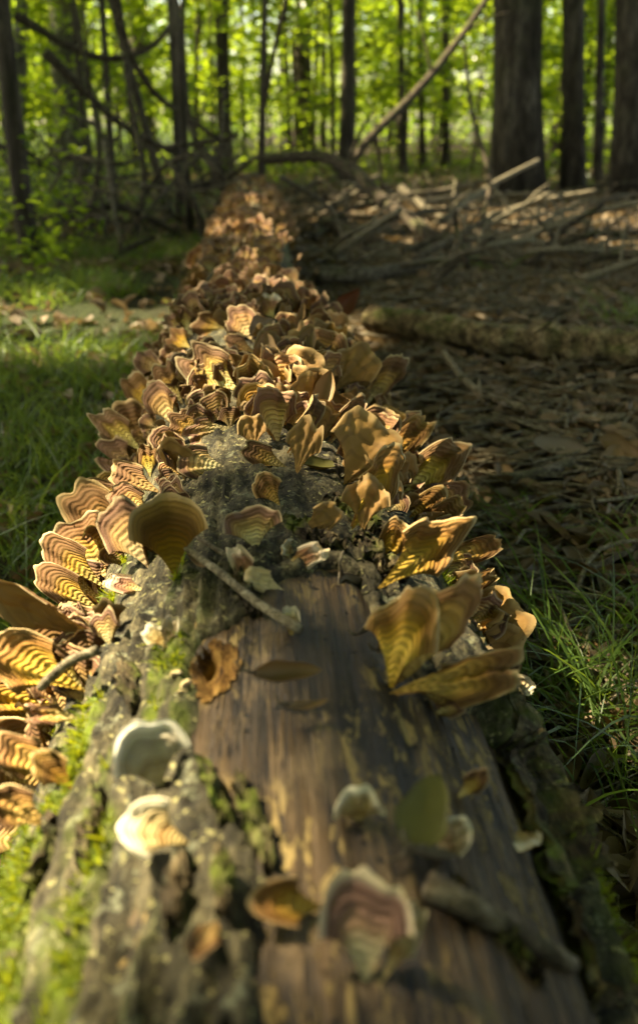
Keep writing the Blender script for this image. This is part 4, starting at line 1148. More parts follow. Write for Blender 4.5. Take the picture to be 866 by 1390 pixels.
for i, (a, b, c, rr, lab) in enumerate([
    ((590, 330), (612, 280), (618, 245), .014, "upright forked stick in the brush heap beside the pale stub"),
    ((480, 250), (540, 290), (600, 325), .012, "thin stick crossing under the arching limb"),
    ((700, 330), (760, 300), (840, 312), .014, "low dead branch bowing over the bright litter"),
    ((610, 300), (690, 320), (790, 360), .010, "fine stick sloping down across the bright litter"),
    ((380, 240), (420, 262), (470, 300), .016, "short limb resting against the log's far end"),
    ((520, 330), (600, 300), (700, 285), .012, "straight stick lying behind the sagging limb"),
    ((760, 300), (820, 270), (880, 262), .014, "stick lying near the foot of the trunks at the picture's edge"),
]):
    d = [6.0, 5.4, 5.6, 5.0, 5.2, 5.8, 6.8][i]
    stick_obj("leaning_limb", [at_depth(*a, d), at_depth(*b, d * 1.02), at_depth(*c, d * 1.06)], rr, rr * .6, [BRANCH, TWIG][i % 2], lab, "limb", "brush heap limbs", seed=30 + i, knots=((.5, (.5, .2, .4), .3, rr * .5),))

for i in range(58):
    u, v = r.uniform(440, 866), r.uniform(252, 400)
    p = on_ground(u, v); d = project(p)[2]; ln = r.uniform(60, 170) * d / FPX; a = r.gauss(.15, .6)
    if p[0] < .35 and p[1] < 6.5: continue
    dv = np.array((math.cos(a), r.uniform(-.7, .7), 0)) * ln * .5
    h0, h1 = r.uniform(.02, .10), r.uniform(.03, .30)
    r0 = r.uniform(.007, .022)
    p[2] = float(ground_z(p[0], p[1]))
    stick_obj("dead_stick", [p - dv + np.array((0, 0, h0)), p + np.array((r.gauss(0, .05), r.gauss(0, .05), (h0 + h1) / 2 + .02)), p + dv + np.array((0, 0, h1))], r0, r0 * .6, r.choice((BRANCH_DARK, BRANCH, TWIG)),
              near_stick(u, v), "stick", "dead sticks of the brush heap", seed=640 + i, n=14, knots=((.4, (r.uniform(-.6, .6), .2, .5), .25, r0 * .5),))

# ------------------------------------------------------------------ litter: countable near pieces, then the uncountable rest
GANCH = [(700, 452, "mossy branch"), (580, 438, "mossy branch's broken end"), (820, 465, "mossy branch's far end"), (700, 540, "bent grey branch"), (610, 480, "bent grey branch's tip"), (800, 556, "bent grey branch's thick end"), (740, 625, "dark level branch"), (840, 606, "end of the dark level branch"), (800, 960, "large arching sedge tuft"),
         (862, 860, "sedge tuft at the edge"), (790, 762, "rust orange leaf"), (745, 668, "yellow-green leaf"), (760, 600, "pale buff leaf"), (700, 865, "flat tan leaf"), (712, 720, "small bright tuft"), (760, 730, "thin forked twig"), (760, 810, "grey crossing twig"), (620, 580, "slim pale branch"), (700, 585, "middle of the slim pale branch"), (840, 570, "slim branch's far end")]
leafm = [leaf_mesh("litter_leaf", r.uniform(.055, .095), r.uniform(.028, .045), [DRY, DRY_BROWN, DRY, DRY_GREY][i % 4], 700 + i, curl=r.uniform(.1, .9), bend=r.uniform(-.1, .4), fold=r.uniform(0, .4), nu=7, nv=5) for i in range(10)]
def right_ok(x, y):
    return x > 0.17 + 0.04 * math.sin(y * 7)
k = 0
while k < 150:
    u, v = r.uniform(560, 890), r.uniform(440, 1080)
    p = on_ground(u, v)
    if not right_ok(p[0], p[1]): continue
    z = float(ground_z(p[0], p[1])) + r.uniform(.006, .022)
    lk = r.randrange(10)
    o = link("fallen_leaf", leafm[lk])
    o.location = (p[0], p[1], z); o.rotation_euler = (r.uniform(-.5, .5), r.uniform(-.5, .5), r.uniform(0, 6.28))
    tag(o, near_label(p, ["dark brown dry leaf", "rusty brown dry leaf", "dull brown dry leaf", "greyish dry leaf"][lk % 4], "dry brown leaf lying in the litter beside the log" if v > 620 else "dry brown leaf lying in the litter between the fallen branches", 90, GANCH), "leaf", "dry leaves in the litter")
    k += 1
for (u, v, mt, lab, ln, wd) in [(790, 762, DRY_BROWN, "rust orange curled leaf lying on twigs behind the sedge", .06, .035), (745, 668, DRY_OLIVE, "small yellow-green leaf on the litter beside the jutting brackets", .032, .024),
                    (760, 600, DRY_GREY, "large pale buff leaf folded over the dark level branch", .10, .05), (720, 500, DRY_GREY, "pale leaf lying above the bent grey branch", .09, .05),
                    (700, 865, DRY_GREY, "flat tan leaf half under the sedge blades beside the bark", .07, .05), (650, 480, DRY_GREY, "pale upright leaf scrap near the bent branch's tip", .07, .03),
                    (840, 600, DRY_BROWN, "brown leaf tilted against the pale slim branch", .08, .05)]:
    p = gp(u, v, .03)
    o = link("fallen_leaf", leaf_mesh("fallen_leaf", ln, wd, mt, int(u + v), curl=.4, bend=.25, fold=.2))
    o.location = tuple(p); o.rotation_euler = (r.uniform(.2, .6), r.uniform(-.3, .3), r.uniform(0, 6.28))
    tag(o, lab, "leaf", "dry leaves in the litter")
k = 0
while k < 110:
    u, v = r.uniform(560, 890), r.uniform(420, 1000)
    p = on_ground(u, v)
    if not right_ok(p[0] - .03, p[1]): continue
    ln = r.uniform(.10, .38); th = r.gauss(0.2, .7)
    dv = np.array((math.cos(th), math.sin(th), 0)) * ln
    a = p - dv * .5; b = p + dv * .5
    if not right_ok(a[0], a[1]) or not right_ok(b[0], b[1]): continue
    a[2] = float(ground_z(a[0], a[1])) + r.uniform(.008, .03); b[2] = float(ground_z(b[0], b[1])) + r.uniform(.008, .03)
    m = (a + b) / 2 + np.array((r.gauss(0, .02), r.gauss(0, .02), r.uniform(.0, .02)))
    r0 = r.choice((.002, .0025, .003, .004, .006))
    stick_obj("twig", [a, m, b], r0, r0 * .6, r.choice((TWIG, TWIG, BRANCH)), near_label(p, ("thick " if r0 > .0035 else "thin ") + ("short " if ln < .2 else "long ") + "dry twig", "dry twig lying in the litter beside the log" if v > 620 else "dry twig lying in the litter between the fallen branches", 90, GANCH), "twig", "dry twigs in the litter", sides=6, n=8, seed=k)
    k += 1

def quad_leaves(P, N, L, W, seed=0, fold=0.25):
    """many folded leaves: 6 verts, 4 tris each (two quads along a midrib)"""
    n = len(P); rg = np.random.default_rng(seed)
    N = N / (np.linalg.norm(N, axis=1, keepdims=True) + 1e-9)
    a = np.cross(N, rg.normal(size=(n, 3))); a /= np.linalg.norm(a, axis=1, keepdims=True) + 1e-9
    b = np.cross(N, a)
    L = np.asarray(L)[:, None]; W = np.asarray(W)[:, None]
    tip = P + a * L * .5 - N * L * 0.12; base = P - a * L * .5
    f = N * W * fold
    v = np.stack([base, P - a * L * .12 + b * W * .5 + f, P + a * L * .2 + b * W * .42 + f, tip, P + a * L * .2 - b * W * .42 + f, P - a * L * .12 - b * W * .5 + f], 1).reshape(-1, 3)
    i = (np.arange(n) * 6)[:, None]
    return v, np.concatenate([np.concatenate([i, i + 1, i + 2, i + 3], 1), np.concatenate([i, i + 3, i + 4, i + 5], 1)])

def scatter_xy(n, x0, x1, y0, y1, pred):
    out = np.zeros((0, 2))
    while len(out) < n:
        q = np.stack([RNG.uniform(x0, x1, n), y0 + (y1 - y0) * RNG.random(n) ** 1.5], 1)
        out = np.vstack([out, q[pred(q[:, 0], q[:, 1])]])
    return out[:n]

q = np.vstack([scatter_xy(10500, 0.12, 3.2, 0.3, 5.0, lambda x, y: x < 0.5 + y * 0.6),
               scatter_xy(9000, -1.5, 8, 4.0, 14.0, lambda x, y: np.abs(x) < 2 + y),
               scatter_xy(2200, -2.2, -0.15, 0.5, 5.0, lambda x, y: x < 0)])
sz = RNG.uniform(.035, .085, len(q)) * np.where(q[:, 1] > 4, 1.4, 1.0)
nn = np.stack([RNG.normal(0, .45, len(q)), RNG.normal(0, .45, len(q)), np.ones(len(q))], 1)
v, f = quad_leaves(np.stack([q[:, 0], q[:, 1], ground_z(q[:, 0], q[:, 1]) + RNG.uniform(.002, .020, len(q))], 1), nn, sz, sz * RNG.uniform(.35, .6, len(q)), 3, 0.35)
tag(link("leaf_litter", mesh_np("leaf_litter", v, f, DRY, False)), "carpet of dead brown leaves covering the forest floor", "leaf litter", None, "stuff")

tb = Tubes()
q = np.vstack([scatter_xy(3600, 0.16, 3.0, 0.35, 4.6, lambda x, y: (x < 0.6 + y * 0.6)), scatter_xy(900, -2.5, 6, 4.0, 11.0, lambda x, y: x > -2)])
for i, (x, y) in enumerate(q):
    ln = r.uniform(.05, .28) * (1.8 if y > 4 else 1); th = r.gauss(0.3, .8)
    dv = np.array((math.cos(th), math.sin(th), r.gauss(0, .12))) * ln * .5
    c = np.array((x, y, float(ground_z(x, y)) + r.uniform(.005, .03)))
    if c[0] - abs(dv[0]) < .15 and y < 6: continue
    r0 = r.uniform(.0012, .0035) * (2 if y > 4 else 1)
    tb.add([c - dv, c + np.array((r.gauss(0, .008), r.gauss(0, .008), .006)), c + dv], [r0, r0, r0 * .6], 4, cap=False)
tag(link("twig_litter", tb.mesh("twig_litter", TWIG)), "mesh of fine dead twigs strewn over the forest floor", "twig litter", None, "stuff")

# ------------------------------------------------------------------ grass and sedge
def grass_field(xy, lmin, lmax, width, seed, lean=0.5):
    n = len(xy); rg = np.random.default_rng(seed)
    P = np.stack([xy[:, 0], xy[:, 1], ground_z(xy[:, 0], xy[:, 1]) - .004], 1)
    Dv = np.stack([rg.normal(0, .35, n), rg.normal(0, .35, n), np.ones(n)], 1); Dv /= np.linalg.norm(Dv, axis=1, keepdims=True)
    bd = np.stack([rg.normal(0, lean, n), rg.normal(0, lean, n), -rg.uniform(.1, .7, n)], 1)
    return blades(P, Dv, rg.uniform(lmin, lmax, n), np.full(n, width) * rg.uniform(.6, 1.3, n), bd, 4, seed)

def clumpy(n, x0, x1, y0, y1, pred, sc=3.0, thr=.45, seed=3):
    out = np.zeros((0, 2))
    while len(out) < n:
        q = np.stack([RNG.uniform(x0, x1, n * 2), y0 + (y1 - y0) * RNG.random(n * 2) ** 1.4], 1)
        d = fbm(q[:, 0] * sc, q[:, 1] * sc, 0.0, seed, 3)
        out = np.vstack([out, q[pred(q[:, 0], q[:, 1]) & (d > thr - .12 * RNG.random(len(d)))]])
    return out[:n]
v1, f1 = grass_field(clumpy(26000, -2.6, -0.12, 0.35, 5.0, lambda x, y: x > -0.35 - y * 0.75, 3.0, .50), .05, .17, .0038, 5)
v2, f2 = grass_field(clumpy(7000, -9, 9, 6.0, 18.0, lambda x, y: (np.abs(x) < 1 + y) & ((x < 0.0) | (y > 9)), 1.0), .10, .30, .012, 6)
tag(link("grass", mesh_np("grass", np.vstack([v1, v2]), np.vstack([f1, f2 + len(v1)]), GRASS, False)), "soft green woodland grass growing beside the log and deeper in the forest", "grass", None, "stuff")

def sedge(u, v, n, lmin, lmax, wid, label, seed, spread=.03):
    p = gp(u, v); rg = np.random.default_rng(seed)
    th = rg.uniform(0, 6.28, n)
    P = np.stack([rg.normal(0, spread, n), rg.normal(0, spread, n), np.zeros(n) - .005], 1)
    out = np.stack([np.cos(th), np.sin(th), 0 * th], 1)
    Dv = out * rg.uniform(.15, .75, n)[:, None] + np.array((0, 0, 1.0)); Dv /= np.linalg.norm(Dv, axis=1, keepdims=True)
    bd = out * rg.uniform(.1, .6, n)[:, None] + np.array((0, 0, -1.0)) * rg.uniform(.2, .8, n)[:, None]
    vv, ff = blades(P, Dv, rg.uniform(lmin, lmax, n), rg.uniform(.6, 1.3, n) * wid, bd, 6, seed)
    o = link("sedge_tuft", mesh_np("sedge_tuft", vv, ff, GRASS, False), None, tuple(p))
    tag(o, label, "grass tuft", "sedge tufts in the litter")
sedge(800, 960, 130, .14, .30, .0032, "large arching sedge tuft growing beside the bark ridge", 1, .045)
sedge(862, 860, 90, .14, .28, .0032, "sedge tuft at the picture's edge behind the large arching one", 2, .04)
sedge(860, 1090, 80, .10, .22, .0030, "sedge tuft crowding the foot of the log beside the crevice", 3, .04)
sedge(750, 915, 60, .08, .18, .0030, "sparse sedge blades rising against the bark ridge", 4, .03)
sedge(712, 720, 45, .05, .12, .0035, "small bright tuft of blades under the jutting brackets", 5, .03)
sedge(690, 690, 40, .05, .11, .0035, "small tuft of blades close to the farthest jutting tip", 6, .02)
sedge(850, 440, 60, .10, .22, .004, "thin tuft of grass behind the mossy branch's end", 7, .06)
sedge(640, 365, 40, .10, .2, .004, "pale wisps of grass in the litter behind the mossy branch", 8, .06)
sedge(860, 755, 60, .08, .2, .003, "thin sedge tuft beside the rust orange leaf at the picture's edge", 9, .04)

# ------------------------------------------------------------------ trees
def ground_lit(P):
    """True where a leaf at P would shade one of the sun flecks that reach the scene"""
    t = (P[:, 2] - 0.25) / SUN[2]
    G = P - SUN[None, :] * t[:, None]
    x, y = G[:, 0], G[:, 1]
    lit = np.zeros(len(P), bool)
    for cx, cy_, rx, ry in FLECKS:
        lit |= ((x - cx) / (rx + .065)) ** 2 + ((y - cy_) / (ry + .065)) ** 2 < 1.0
    return lit
def fleck_log(u, v, rx, ry):
    p = on_log(u, v); return (p[0], p[1], rx, ry)
def fleck_g(u, v, rx, ry):
    p = on_ground(u, v); t = .25 / SUN[2]; q = p + SUN * t; return (q[0], q[1], rx, ry)
FLECKS = [(-.20, .56, .10, .11), (-.16, .40, .07, .08), (-.10, .33, .05, .06), fleck_log(290, 1010, .012, .012), fleck_log(195, 1060, .035, .06), fleck_log(120, 1230, .05, .05), fleck_log(215, 860, .0, .0), fleck_log(75, 640, .03, .04), fleck_log(370, 405, .14, .06), fleck_log(150, 590, .03, .06), fleck_log(215, 560, .02, .05), fleck_log(270, 465, .03, .06), fleck_log(420, 480, .03, .04), fleck_log(560, 620, .03, .05), fleck_log(600, 720, .02, .03), fleck_log(110, 720, .03, .03), fleck_log(600, 650, .02, .04), fleck_log(580, 850, .03, .02), fleck_log(520, 480, .02, .05), 
          fleck_g(95, 445, .60, .34), fleck_g(20, 420, .3, .2), fleck_g(150, 480, .15, .10), (-.05, 1.9, .12, .2), (.02, 2.7, .15, .25), (-.1, 3.6, .2, .3), fleck_g(700, 290, 1.4, .9), fleck_g(560, 320, .3, .2), fleck_g(800, 330, .6, .35), fleck_g(520, 270, .5, .5), fleck_g(640, 330, .4, .2)]

def crown_leaves(n, centre, rx, ry, rz, size, seed, clumps=40, filt=True):
    rg = np.random.default_rng(seed)
    cc = rg.normal(size=(clumps, 3)); cc /= np.linalg.norm(cc, axis=1, keepdims=True)
    cc *= (rg.random((clumps, 1)) ** 0.45)
    k = rg.integers(0, clumps, n)
    p = cc[k] + rg.normal(0, .13, (n, 3)) * np.array((1, 1, .5))
    P = np.asarray(centre) + p * np.array((rx, ry, rz))
    if filt:
        P = P[~ground_lit(P)]  # leaves removed so the crown lets sun through onto the chosen flecks
    n = len(P)
    N = np.stack([rg.normal(0, .5, n), rg.normal(0, .5, n), np.ones(n)], 1)
    s = rg.uniform(.7, 1.3, n) * size
    return quad_leaves(P, N, s, s * .55, seed + 1, .12)

def tree(name, base, h, r0, lean, label, group, bark, seed, crown=None, limbs=6, leafmat=None, sides=14, first=0.45, flare=1.5, wob=0.006):
    rg = random.Random(seed)
    base = np.array(base, float)
    n = 18
    t = np.linspace(0, 1, n)
    pts = np.stack([lean[0] * t * h + wob * h * np.sin(t * 5 + seed) * t, lean[1] * t * h + wob * h * np.cos(t * 4 + seed) * t, t * h - .1], 1)
    rr = r0 * (1 - 0.75 * t) * (1 + (flare - 1) * np.exp(-t * h / 0.25))
    root = bpy.data.objects.new(name, None); COL.objects.link(root); root.location = tuple(base)
    tag(root, label, "tree", group)
    trunk = link("trunk", Tubes().add(pts, rr, sides, seed, 0.12).mesh("trunk", bark), root)
    for k in range(limbs):
        q = first + (0.95 - first) * (k + .5) / limbs
        p0 = np.array([np.interp(q, t, pts[:, j]) for j in range(3)])
        a = k * 2.4 + seed
        ln = h * rg.uniform(.16, .30) * (1.25 - q * .6)
        d = np.array((math.cos(a), math.sin(a), rg.uniform(.25, .7)))
        c = curve_pts([p0, p0 + d * ln * .5 + np.array((0, 0, .04 * ln)), p0 + d * ln], 8)
        rb = np.interp(q, t, rr) * .5
        link("limb", Tubes().add(c, np.linspace(rb, rb * .25, len(c)), 6, seed + k, .1).mesh("limb", bark), trunk)
    if crown:
        n_, cx, cy2, cz, rx, ry, rz, sz = crown
        v, f = crown_leaves(n_, base + np.array((cx, cy2, cz)), rx, ry, rz, sz, seed + 77)
        link("crown", mesh_np("crown", v - base, f, leafmat or LEAF_GREEN, False), root)
    return root

def tree_px(u, v, wpx, top_u, label, bark, seed, h=13.0, crown_r=3.6, nleaf=5200, depth=None, limbs=6, group="tall forest trees", **kw):
    p = on_ground(u, v)
    if depth:
        p = at_depth(u, v, depth); p = CAM + (p - CAM) * 1.0
        p[2] = 0
    d = project(p)[2]
    p[2] = float(ground_z(p[0], p[1])) - .05
    r0 = wpx * d / FPX / 2
    rt = ray(top_u, 0); top = CAM + rt * ((p[1] - CAM[1]) / rt[1])
    lx = max(-.3, min(.3, (top[0] - p[0]) / max(.4, top[2] - p[2])))
    return tree("forest_tree", p, h, r0, (lx, 0.0), label, group, bark, seed, crown=(int(nleaf * (.2 if d > 7 else .42)), lx * h * .7, 0, h * .82, crown_r, crown_r, h * .22, .26), limbs=limbs, **kw)

tree_px(703, 258, 66, 705, "massive dark trunk standing beyond the brush heap", BARK_TREE, 3, 17, 5.0, 7000, sides=24, flare=1.25)
tree_px(779, 258, 30, 781, "straight dark trunk beside the massive one", BARK_TREE, 5, 15, 4.0, 5000, flare=1.3)
tree_px(812, 250, 12, 817, "slender dark trunk between two thicker trunks at the forest's edge of the picture", BARK_TREE, 6, 10, 2.6, 2600)
tree_px(856, 262, 46, 858, "thick trunk cut off by the picture's edge", BARK_TREE, 8, 16, 4.5, 5600, flare=1.3)
tree_px(470, 205, 20, 474, "straight dark trunk rising behind the log's far end", BARK_TREE, 9, 14, 4.0, 5000, depth=9.5)
tree_px(352, 205, 10, 360, "thin dark stem beside the log's far end", BARK_TREE, 10, 9, 2.4, 2200, depth=8.0)
tree_px(100, 228, 46, 88, "wide pale grey trunk deep behind the thicket", BARK_PALE, 12, 17, 5.0, 6000, depth=12.5, sides=20, flare=1.3)
tree_px(42, 352, 26, -2, "slim dark tree leaning over the sunlit grass", BARK_TREE, 13, 8.0, 2.8, 3200, flare=1.15)
tree_px(242, 262, 12, 226, "dark crooked stem of the thicket behind the log", BARK_TREE, 14, 8.5, 2.6, 3000, depth=6.2, flare=1.1, wob=.03)
tree_px(258, 300, 10, 240, "curved slim stem rising right behind the fungi", BARK_TREE, 15, 7.5, 2.2, 2400, depth=5.4, flare=1.1, wob=.012)
tree_px(232, 220, 12, 158, "thin stem leaning toward the grass in the thicket", BARK_TREE, 16, 7.0, 2.0, 2200, depth=6.4)
tree_px(548, 232, 10, 545, "thin straight pole tree beyond the leaning limb", BARK_TREE, 17, 10, 2.6, 2400, depth=12)
tree_px(574, 240, 9, 570, "second thin pole tree crossed by the leaning limb", BARK_TREE, 18, 10, 2.6, 2400, depth=13)
tree_px(606, 232, 11, 604, "thin dark trunk left of the massive one", BARK_TREE, 19, 11, 2.8, 2600, depth=13)
tree_px(412, 205, 26, 410, "brown trunk deep in the forest above the log's end", BARK_TREE, 20, 15, 4.2, 4600, depth=16)
tree_px(305, 210, 20, 300, "shaded trunk behind the thicket, above the grassy flank", BARK_TREE, 21, 13, 4, 4200, depth=12)
tree_px(150, 215, 10, 140, "thin trunk next to the wide pale grey one", BARK_TREE, 22, 9, 2.6, 2400, depth=9)
tree_px(20, 215, 18, 30, "grey trunk behind the slim leaning tree", BARK_PALE, 23, 13, 4, 4000, depth=11)

# trees added around the scene so their unseen crowns shade it
for i, (x, y, h, rr, cr, nl) in enumerate([(-2.8, 2.6, 9, .10, 2.6, 6000), (-4.6, 5.4, 12, .14, 3.4, 6600), (-6.5, 8.5, 14, .17, 4.0, 4200), (-9.5, 6.5, 15, .2, 4.4, 4600), (-8.5, 11.5, 15, .18, 4.2, 6000), (-4.5, 10.0, 13, .13, 3.6, 5600), (2.9, 3.6, 10, .12, 3.0, 7500),
                                           (4.6, 1.5, 12, .16, 3.6, 8000), (-3.5, -1.0, 12, .16, 3.4, 7000), (1.5, -3.0, 13, .2, 4.0, 9000), (3.6, -1.6, 10, .14, 3.4, 8000), (6.5, 4.5, 12, .16, 4, 8000), (-1, -6.5, 13, .2, 4.5, 8000), (-6.5, -3.5, 13, .2, 4.2, 7000), (-12, 14, 16, .2, 5, 2200), (5.5, 17, 16, .2, 5, 1800), (-2, 19, 16, .2, 5, 1800), (11, 12, 15, .2, 4.6, 2600)]):
    tree("added_shade_tree", (x, y, float(ground_z(x, y)) - .05), h, rr, (0.02 * math.sin(i), 0.02), "forest tree added to shade the scene, its crown out of view overhead", "trees added for shade", BARK_TREE, 60 + i,
         crown=(nl, 0, 0, h * .78, cr, cr, h * .24, .24))

# thicket: bare arching stems beside and behind the log
for i, (pts, d, r0, lab) in enumerate([
    ([(62, 70), (110, 120), (160, 165), (210, 195), (250, 212)], 5.5, .016, "long bare stem arching down across the thicket"),
    ([(20, 20), (90, 60), (150, 80), (210, 60), (250, 5)], 5.8, .015, "bare stem bowed like a hanging rope across the thicket"),
    ([(155, -20), (172, 60), (205, 120), (240, 150), (300, 190)], 5.2, .013, "bare stem bending sharply toward the log's far end"),
    ([(300, 240), (270, 210), (225, 225), (200, 262)], 4.8, .010, "low hooped stem beside the log"),
    ([(100, 290), (110, 240), (105, 215)], 5.0, .012, "short curved stem in front of the wide pale trunk"),
    ([(60, 300), (150, 280), (210, 300), (260, 330)], 4.6, .012, "fallen stem lying low in the thicket"),
    ([(130, 365), (170, 340), (210, 322)], 4.0, .010, "pale stick slanting out of the grass near the log"),
    ([(180, 330), (196, 240), (175, 120), (165, 20)], 5.0, .012, "upright bare stem in the middle of the thicket"),
    ([(120, 330), (135, 200), (118, 100), (100, -10)], 5.4, .011, "upright thin stem before the wide pale trunk"),
    ([(392, -10), (372, 70), (360, 140), (352, 200)], 7.0, .012, "thin stem slanting against the thin dark one above the log's end"),
    ([(300, 230), (262, 180), (250, 90), (248, -10)], 5.2, .012, "sinuous stem standing just behind the log's grassy side"),
]):
    stick_obj("bare_stem", [at_depth(u, v, d * (1 + .03 * k)) for k, (u, v) in enumerate(pts)], r0 * 1.9, r0 * 1.1, BRANCH_DARK, lab, "stem", "bare stems of the thicket", seed=200 + i, n=24,
              knots=((.35, (.4, .2, .7), .5, r0 * .45), (.65, (-.5, .2, .6), .45, r0 * .35)))

TW = ["low", "knotted", "crooked", "thin", "forked", "slanting"]
THANCH = [(30, 250, 'slim leaning tree'), (100, 230, 'wide pale grey trunk'), (240, 240, 'crooked thicket stem'), (258, 300, 'curved slim stem'), (60, 350, 'far edge of the sunlit grass'), (180, 340, 'pale slanting stick'), (160, 280, 'low fallen stem')]
for i in range(46):
    u, v = r.uniform(0, 310), r.uniform(190, 350)
    d = r.uniform(4.2, 6.2); a = r.uniform(-.5, .9) if r.random() < .65 else r.uniform(1.0, 2.1); ln = r.uniform(70, 190)
    p0 = (u - math.cos(a) * ln * .5, v + math.sin(a) * ln * .5); p2 = (u + math.cos(a) * ln * .5, v - math.sin(a) * ln * .5)
    p1 = (u + r.gauss(0, 14), v + r.gauss(0, 14))
    r0 = r.uniform(.008, .019)
    stick_obj("dead_stick", [at_depth(*p0, d), at_depth(*p1, d * r.uniform(.95, 1.08)), at_depth(*p2, d * r.uniform(.95, 1.15))], r0, r0 * .5, r.choice((BRANCH_DARK, BRANCH_DARK, BRANCH)), near_label(at_depth(u, v, d), TW[i % 6] + " dead stick", "%s dead stick tangled in the shaded thicket beyond the sunlit grass" % TW[i % 6], 120, THANCH), "stick", "dead sticks of the thicket", seed=520 + i, n=14,
              knots=((.4, (r.uniform(-.6, .6), .2, .6), .35, r0 * .5), (.7, (r.uniform(-.6, .6), .2, .5), .25, r0 * .4)))

# leafy understory saplings: six shapes, copied
SAP = []
for i in range(6):
    rg = np.random.default_rng(400 + i)
    n = 1500
    h = 3.6 + i * .35
    nb = 16
    bz = rg.uniform(.5, h, nb); ba = rg.uniform(0, 6.28, nb); bl = rg.uniform(.7, 1.7, nb) * (1.1 - .5 * bz / h)
    k = rg.integers(0, nb, n); t = rg.random(n) ** .7
    P = np.stack([np.cos(ba[k]) * bl[k] * t, np.sin(ba[k]) * bl[k] * t, bz[k] + .25 * bl[k] * t], 1) + rg.normal(0, 1, (n, 3)) * np.array((.17, .17, .06))
    N = np.stack([rg.normal(0, .45, n), rg.normal(0, .45, n), np.ones(n)], 1)
    s = rg.uniform(.07, .13, n)
    v, f = quad_leaves(P, N, s, s * .55, 800 + i, .1)
    cm = mesh_np("crown", v, f, LEAF_UNDER, False)
    tt = Tubes().add(np.stack([.05 * np.sin(np.linspace(0, 4, 10)), .05 * np.cos(np.linspace(0, 3, 10)), np.linspace(-.1, h, 10)], 1), np.linspace(.022, .006, 10), 7)
    for j in range(nb):
        tt.add([(0, 0, bz[j]), (math.cos(ba[j]) * bl[j] * .5, math.sin(ba[j]) * bl[j] * .5, bz[j] + .16 * bl[j]), (math.cos(ba[j]) * bl[j], math.sin(ba[j]) * bl[j], bz[j] + .25 * bl[j])], [.008, .006, .002], 4, cap=False)
    SAP.append((tt.mesh("trunk", BARK_TREE), cm))
TANCH = [(703, 120, "massive dark trunk"), (779, 120, "straight trunk beside the massive one"), (856, 120, "thick trunk at the picture's edge"), (472, 100, "trunk behind the log's end"), (355, 100, "thin dark stem by the log's end"), (95, 100, "wide pale grey trunk"), (20, 150, "slim leaning tree"), (235, 120, "crooked thicket stem"), (547, 110, "thin pole tree"), (605, 110, "thin dark trunk before the massive one"), (412, 110, "deep brown trunk"), (303, 110, "shaded trunk behind the thicket"), (150, 120, "thin trunk by the pale grey one")]
k = 0
spots = []
while k < 130:
    y = 6.2 + 30 * r.random() ** 1.25
    x = r.uniform(-1, 1) * (2.5 + y * .42) + y * .07
    if y < 11 and -1.5 < x < 8: continue
    if any(math.hypot(x - a, y - b) < .8 for a, b in spots): continue
    spots.append((x, y))
    tm, cm = SAP[k % 6]
    root = bpy.data.objects.new("sapling", None); COL.objects.link(root)
    root.location = (x, y, float(ground_z(x, y))); root.rotation_euler = (0, 0, r.uniform(0, 6.28)); s = r.uniform(.75, 1.35) * (1 + .012 * y); root.scale = (s, s, s)
    link("trunk", tm, root); link("crown", cm, root)
    USED_OK = near_label(np.array((x, y, 1.3)), "leafy sapling", "", 160, TANCH) if y < 18 else ""
    tag(root, USED_OK if USED_OK else "leafy sapling glowing yellow-green in the blurred forest behind" if y < 18 else "distant blurred leafy sapling deep in the sunlit forest", "tree", "understory saplings")
    k += 1

for i in range(34):  # unseen saplings added beside and behind the camera to dim stray light
    a = rad(r.uniform(70, 310)); q = r.uniform(2.6, 8)
    x, y = math.sin(a) * q, math.cos(a) * q
    if y > .8 and abs(x) < 2.4 + y * .45: continue
    if x * math.sin(SUN_AZ) + (y - .8) * math.cos(SUN_AZ) > 0 and abs(x * math.cos(SUN_AZ) - (y - .8) * math.sin(SUN_AZ)) < 2.8: continue
    tm, cm = SAP[i % 6]
    root = bpy.data.objects.new("sapling", None); COL.objects.link(root)
    root.location = (x, y, float(ground_z(x, y))); root.rotation_euler = (0, 0, r.uniform(0, 6.28)); s = r.uniform(1.1, 1.5); root.scale = (s, s, s)
    link("trunk", tm, root); link("crown", cm, root)
    tag(root, "leafy sapling added outside the picture to dim light on the log", "tree", "saplings added around the log")

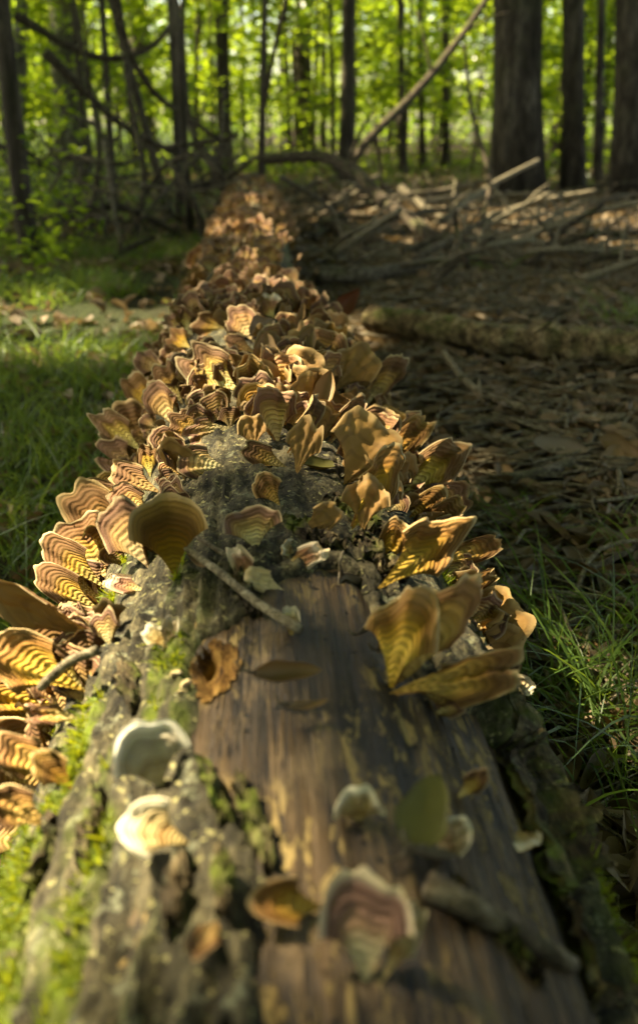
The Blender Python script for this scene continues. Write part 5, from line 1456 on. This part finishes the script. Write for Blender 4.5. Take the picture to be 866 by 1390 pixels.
# low undergrowth and the far wood that closes the view
n = 30000
q = np.stack([RNG.uniform(-1, 1, n), 6.0 + 30 * RNG.random(n) ** 1.3], 1)
q[:, 0] = q[:, 0] * (2 + q[:, 1] * .6)
q = q[(fbm(q[:, 0] * .5, q[:, 1] * .5, 0, 91, 3) > .47) & ((q[:, 1] > 10) | (q[:, 0] < -1.0))]
s = RNG.uniform(.05, .12, len(q))
v, f = quad_leaves(np.stack([q[:, 0], q[:, 1], ground_z(q[:, 0], q[:, 1]) + RNG.random(len(q)) ** 1.6 * (.5 + .05 * q[:, 1])], 1), np.stack([RNG.normal(0, .5, len(q)), RNG.normal(0, .5, len(q)), np.ones(len(q))], 1), s, s * .6, 5, .1)
n2 = 9000
q2 = np.stack([RNG.uniform(-4.2, -.75, n2), RNG.uniform(3.5, 7.5, n2)], 1)
den = fbm(q2[:, 0] * 1.3, q2[:, 1] * 1.3, 0, 141, 3)
q2 = q2[den > .5]; den = den[den > .5]
s2 = RNG.uniform(.03, .07, len(q2))
vb, fb = quad_leaves(np.stack([q2[:, 0], q2[:, 1], ground_z(q2[:, 0], q2[:, 1]) + RNG.random(len(q2)) * np.clip((den - .48) * 4, .05, .6)], 1), np.stack([RNG.normal(0, .5, len(q2)), RNG.normal(0, .5, len(q2)), np.ones(len(q2))], 1), s2, s2 * .6, 15, .1)
f = np.vstack([f, fb + len(v)]); v = np.vstack([v, vb])
tag(link("undergrowth", mesh_np("undergrowth", v, f, LEAF_UNDER, False)), "low green undergrowth covering the forest floor far behind", "undergrowth", None, "stuff")

n = 110000
yy = RNG.uniform(30, 80, n); xx = RNG.uniform(-1, 1, n) * (8 + yy * .55) + yy * .07
zz = RNG.random(n) ** 1.3 * 13
keepm = fbm(xx * .22, yy * .22, zz * .3, 95, 3) > .525
P = np.stack([xx, yy, zz], 1)[keepm]
s = RNG.uniform(.18, .40, len(P))
v, f = quad_leaves(P, np.stack([RNG.normal(0, .6, len(P)), RNG.normal(0, .6, len(P)), np.ones(len(P))], 1), s, s * .6, 6, .1)
tag(link("distant_forest", mesh_np("distant_forest", v, f, LEAF_GREEN, False)), "distant wood of bright green foliage closing off the view", "forest", None, "stuff")
for i in range(50):
    y = r.uniform(18, 60) if i < 26 else r.uniform(9.5, 20); x = r.uniform(-1, 1) * (1 + y * .36) + y * .07
    tree("distant_tree", (x, y, float(ground_z(x, y)) - .1), r.uniform(12, 16) if i < 26 else r.uniform(7, 10), r.uniform(.06, .16) if i < 26 else r.uniform(.025, .055), (r.uniform(-.03, .03) * (1 if i < 26 else 2.5), 0), (near_label(np.array((x, y, .9)), 'thin dark pole tree', '', 160, TANCH) if i >= 26 else '') or "distant blurred trunk deep in the forest behind the log", "distant trunks", r.choice((BARK_TREE, BARK_PALE)), 300 + i, limbs=0, sides=9)
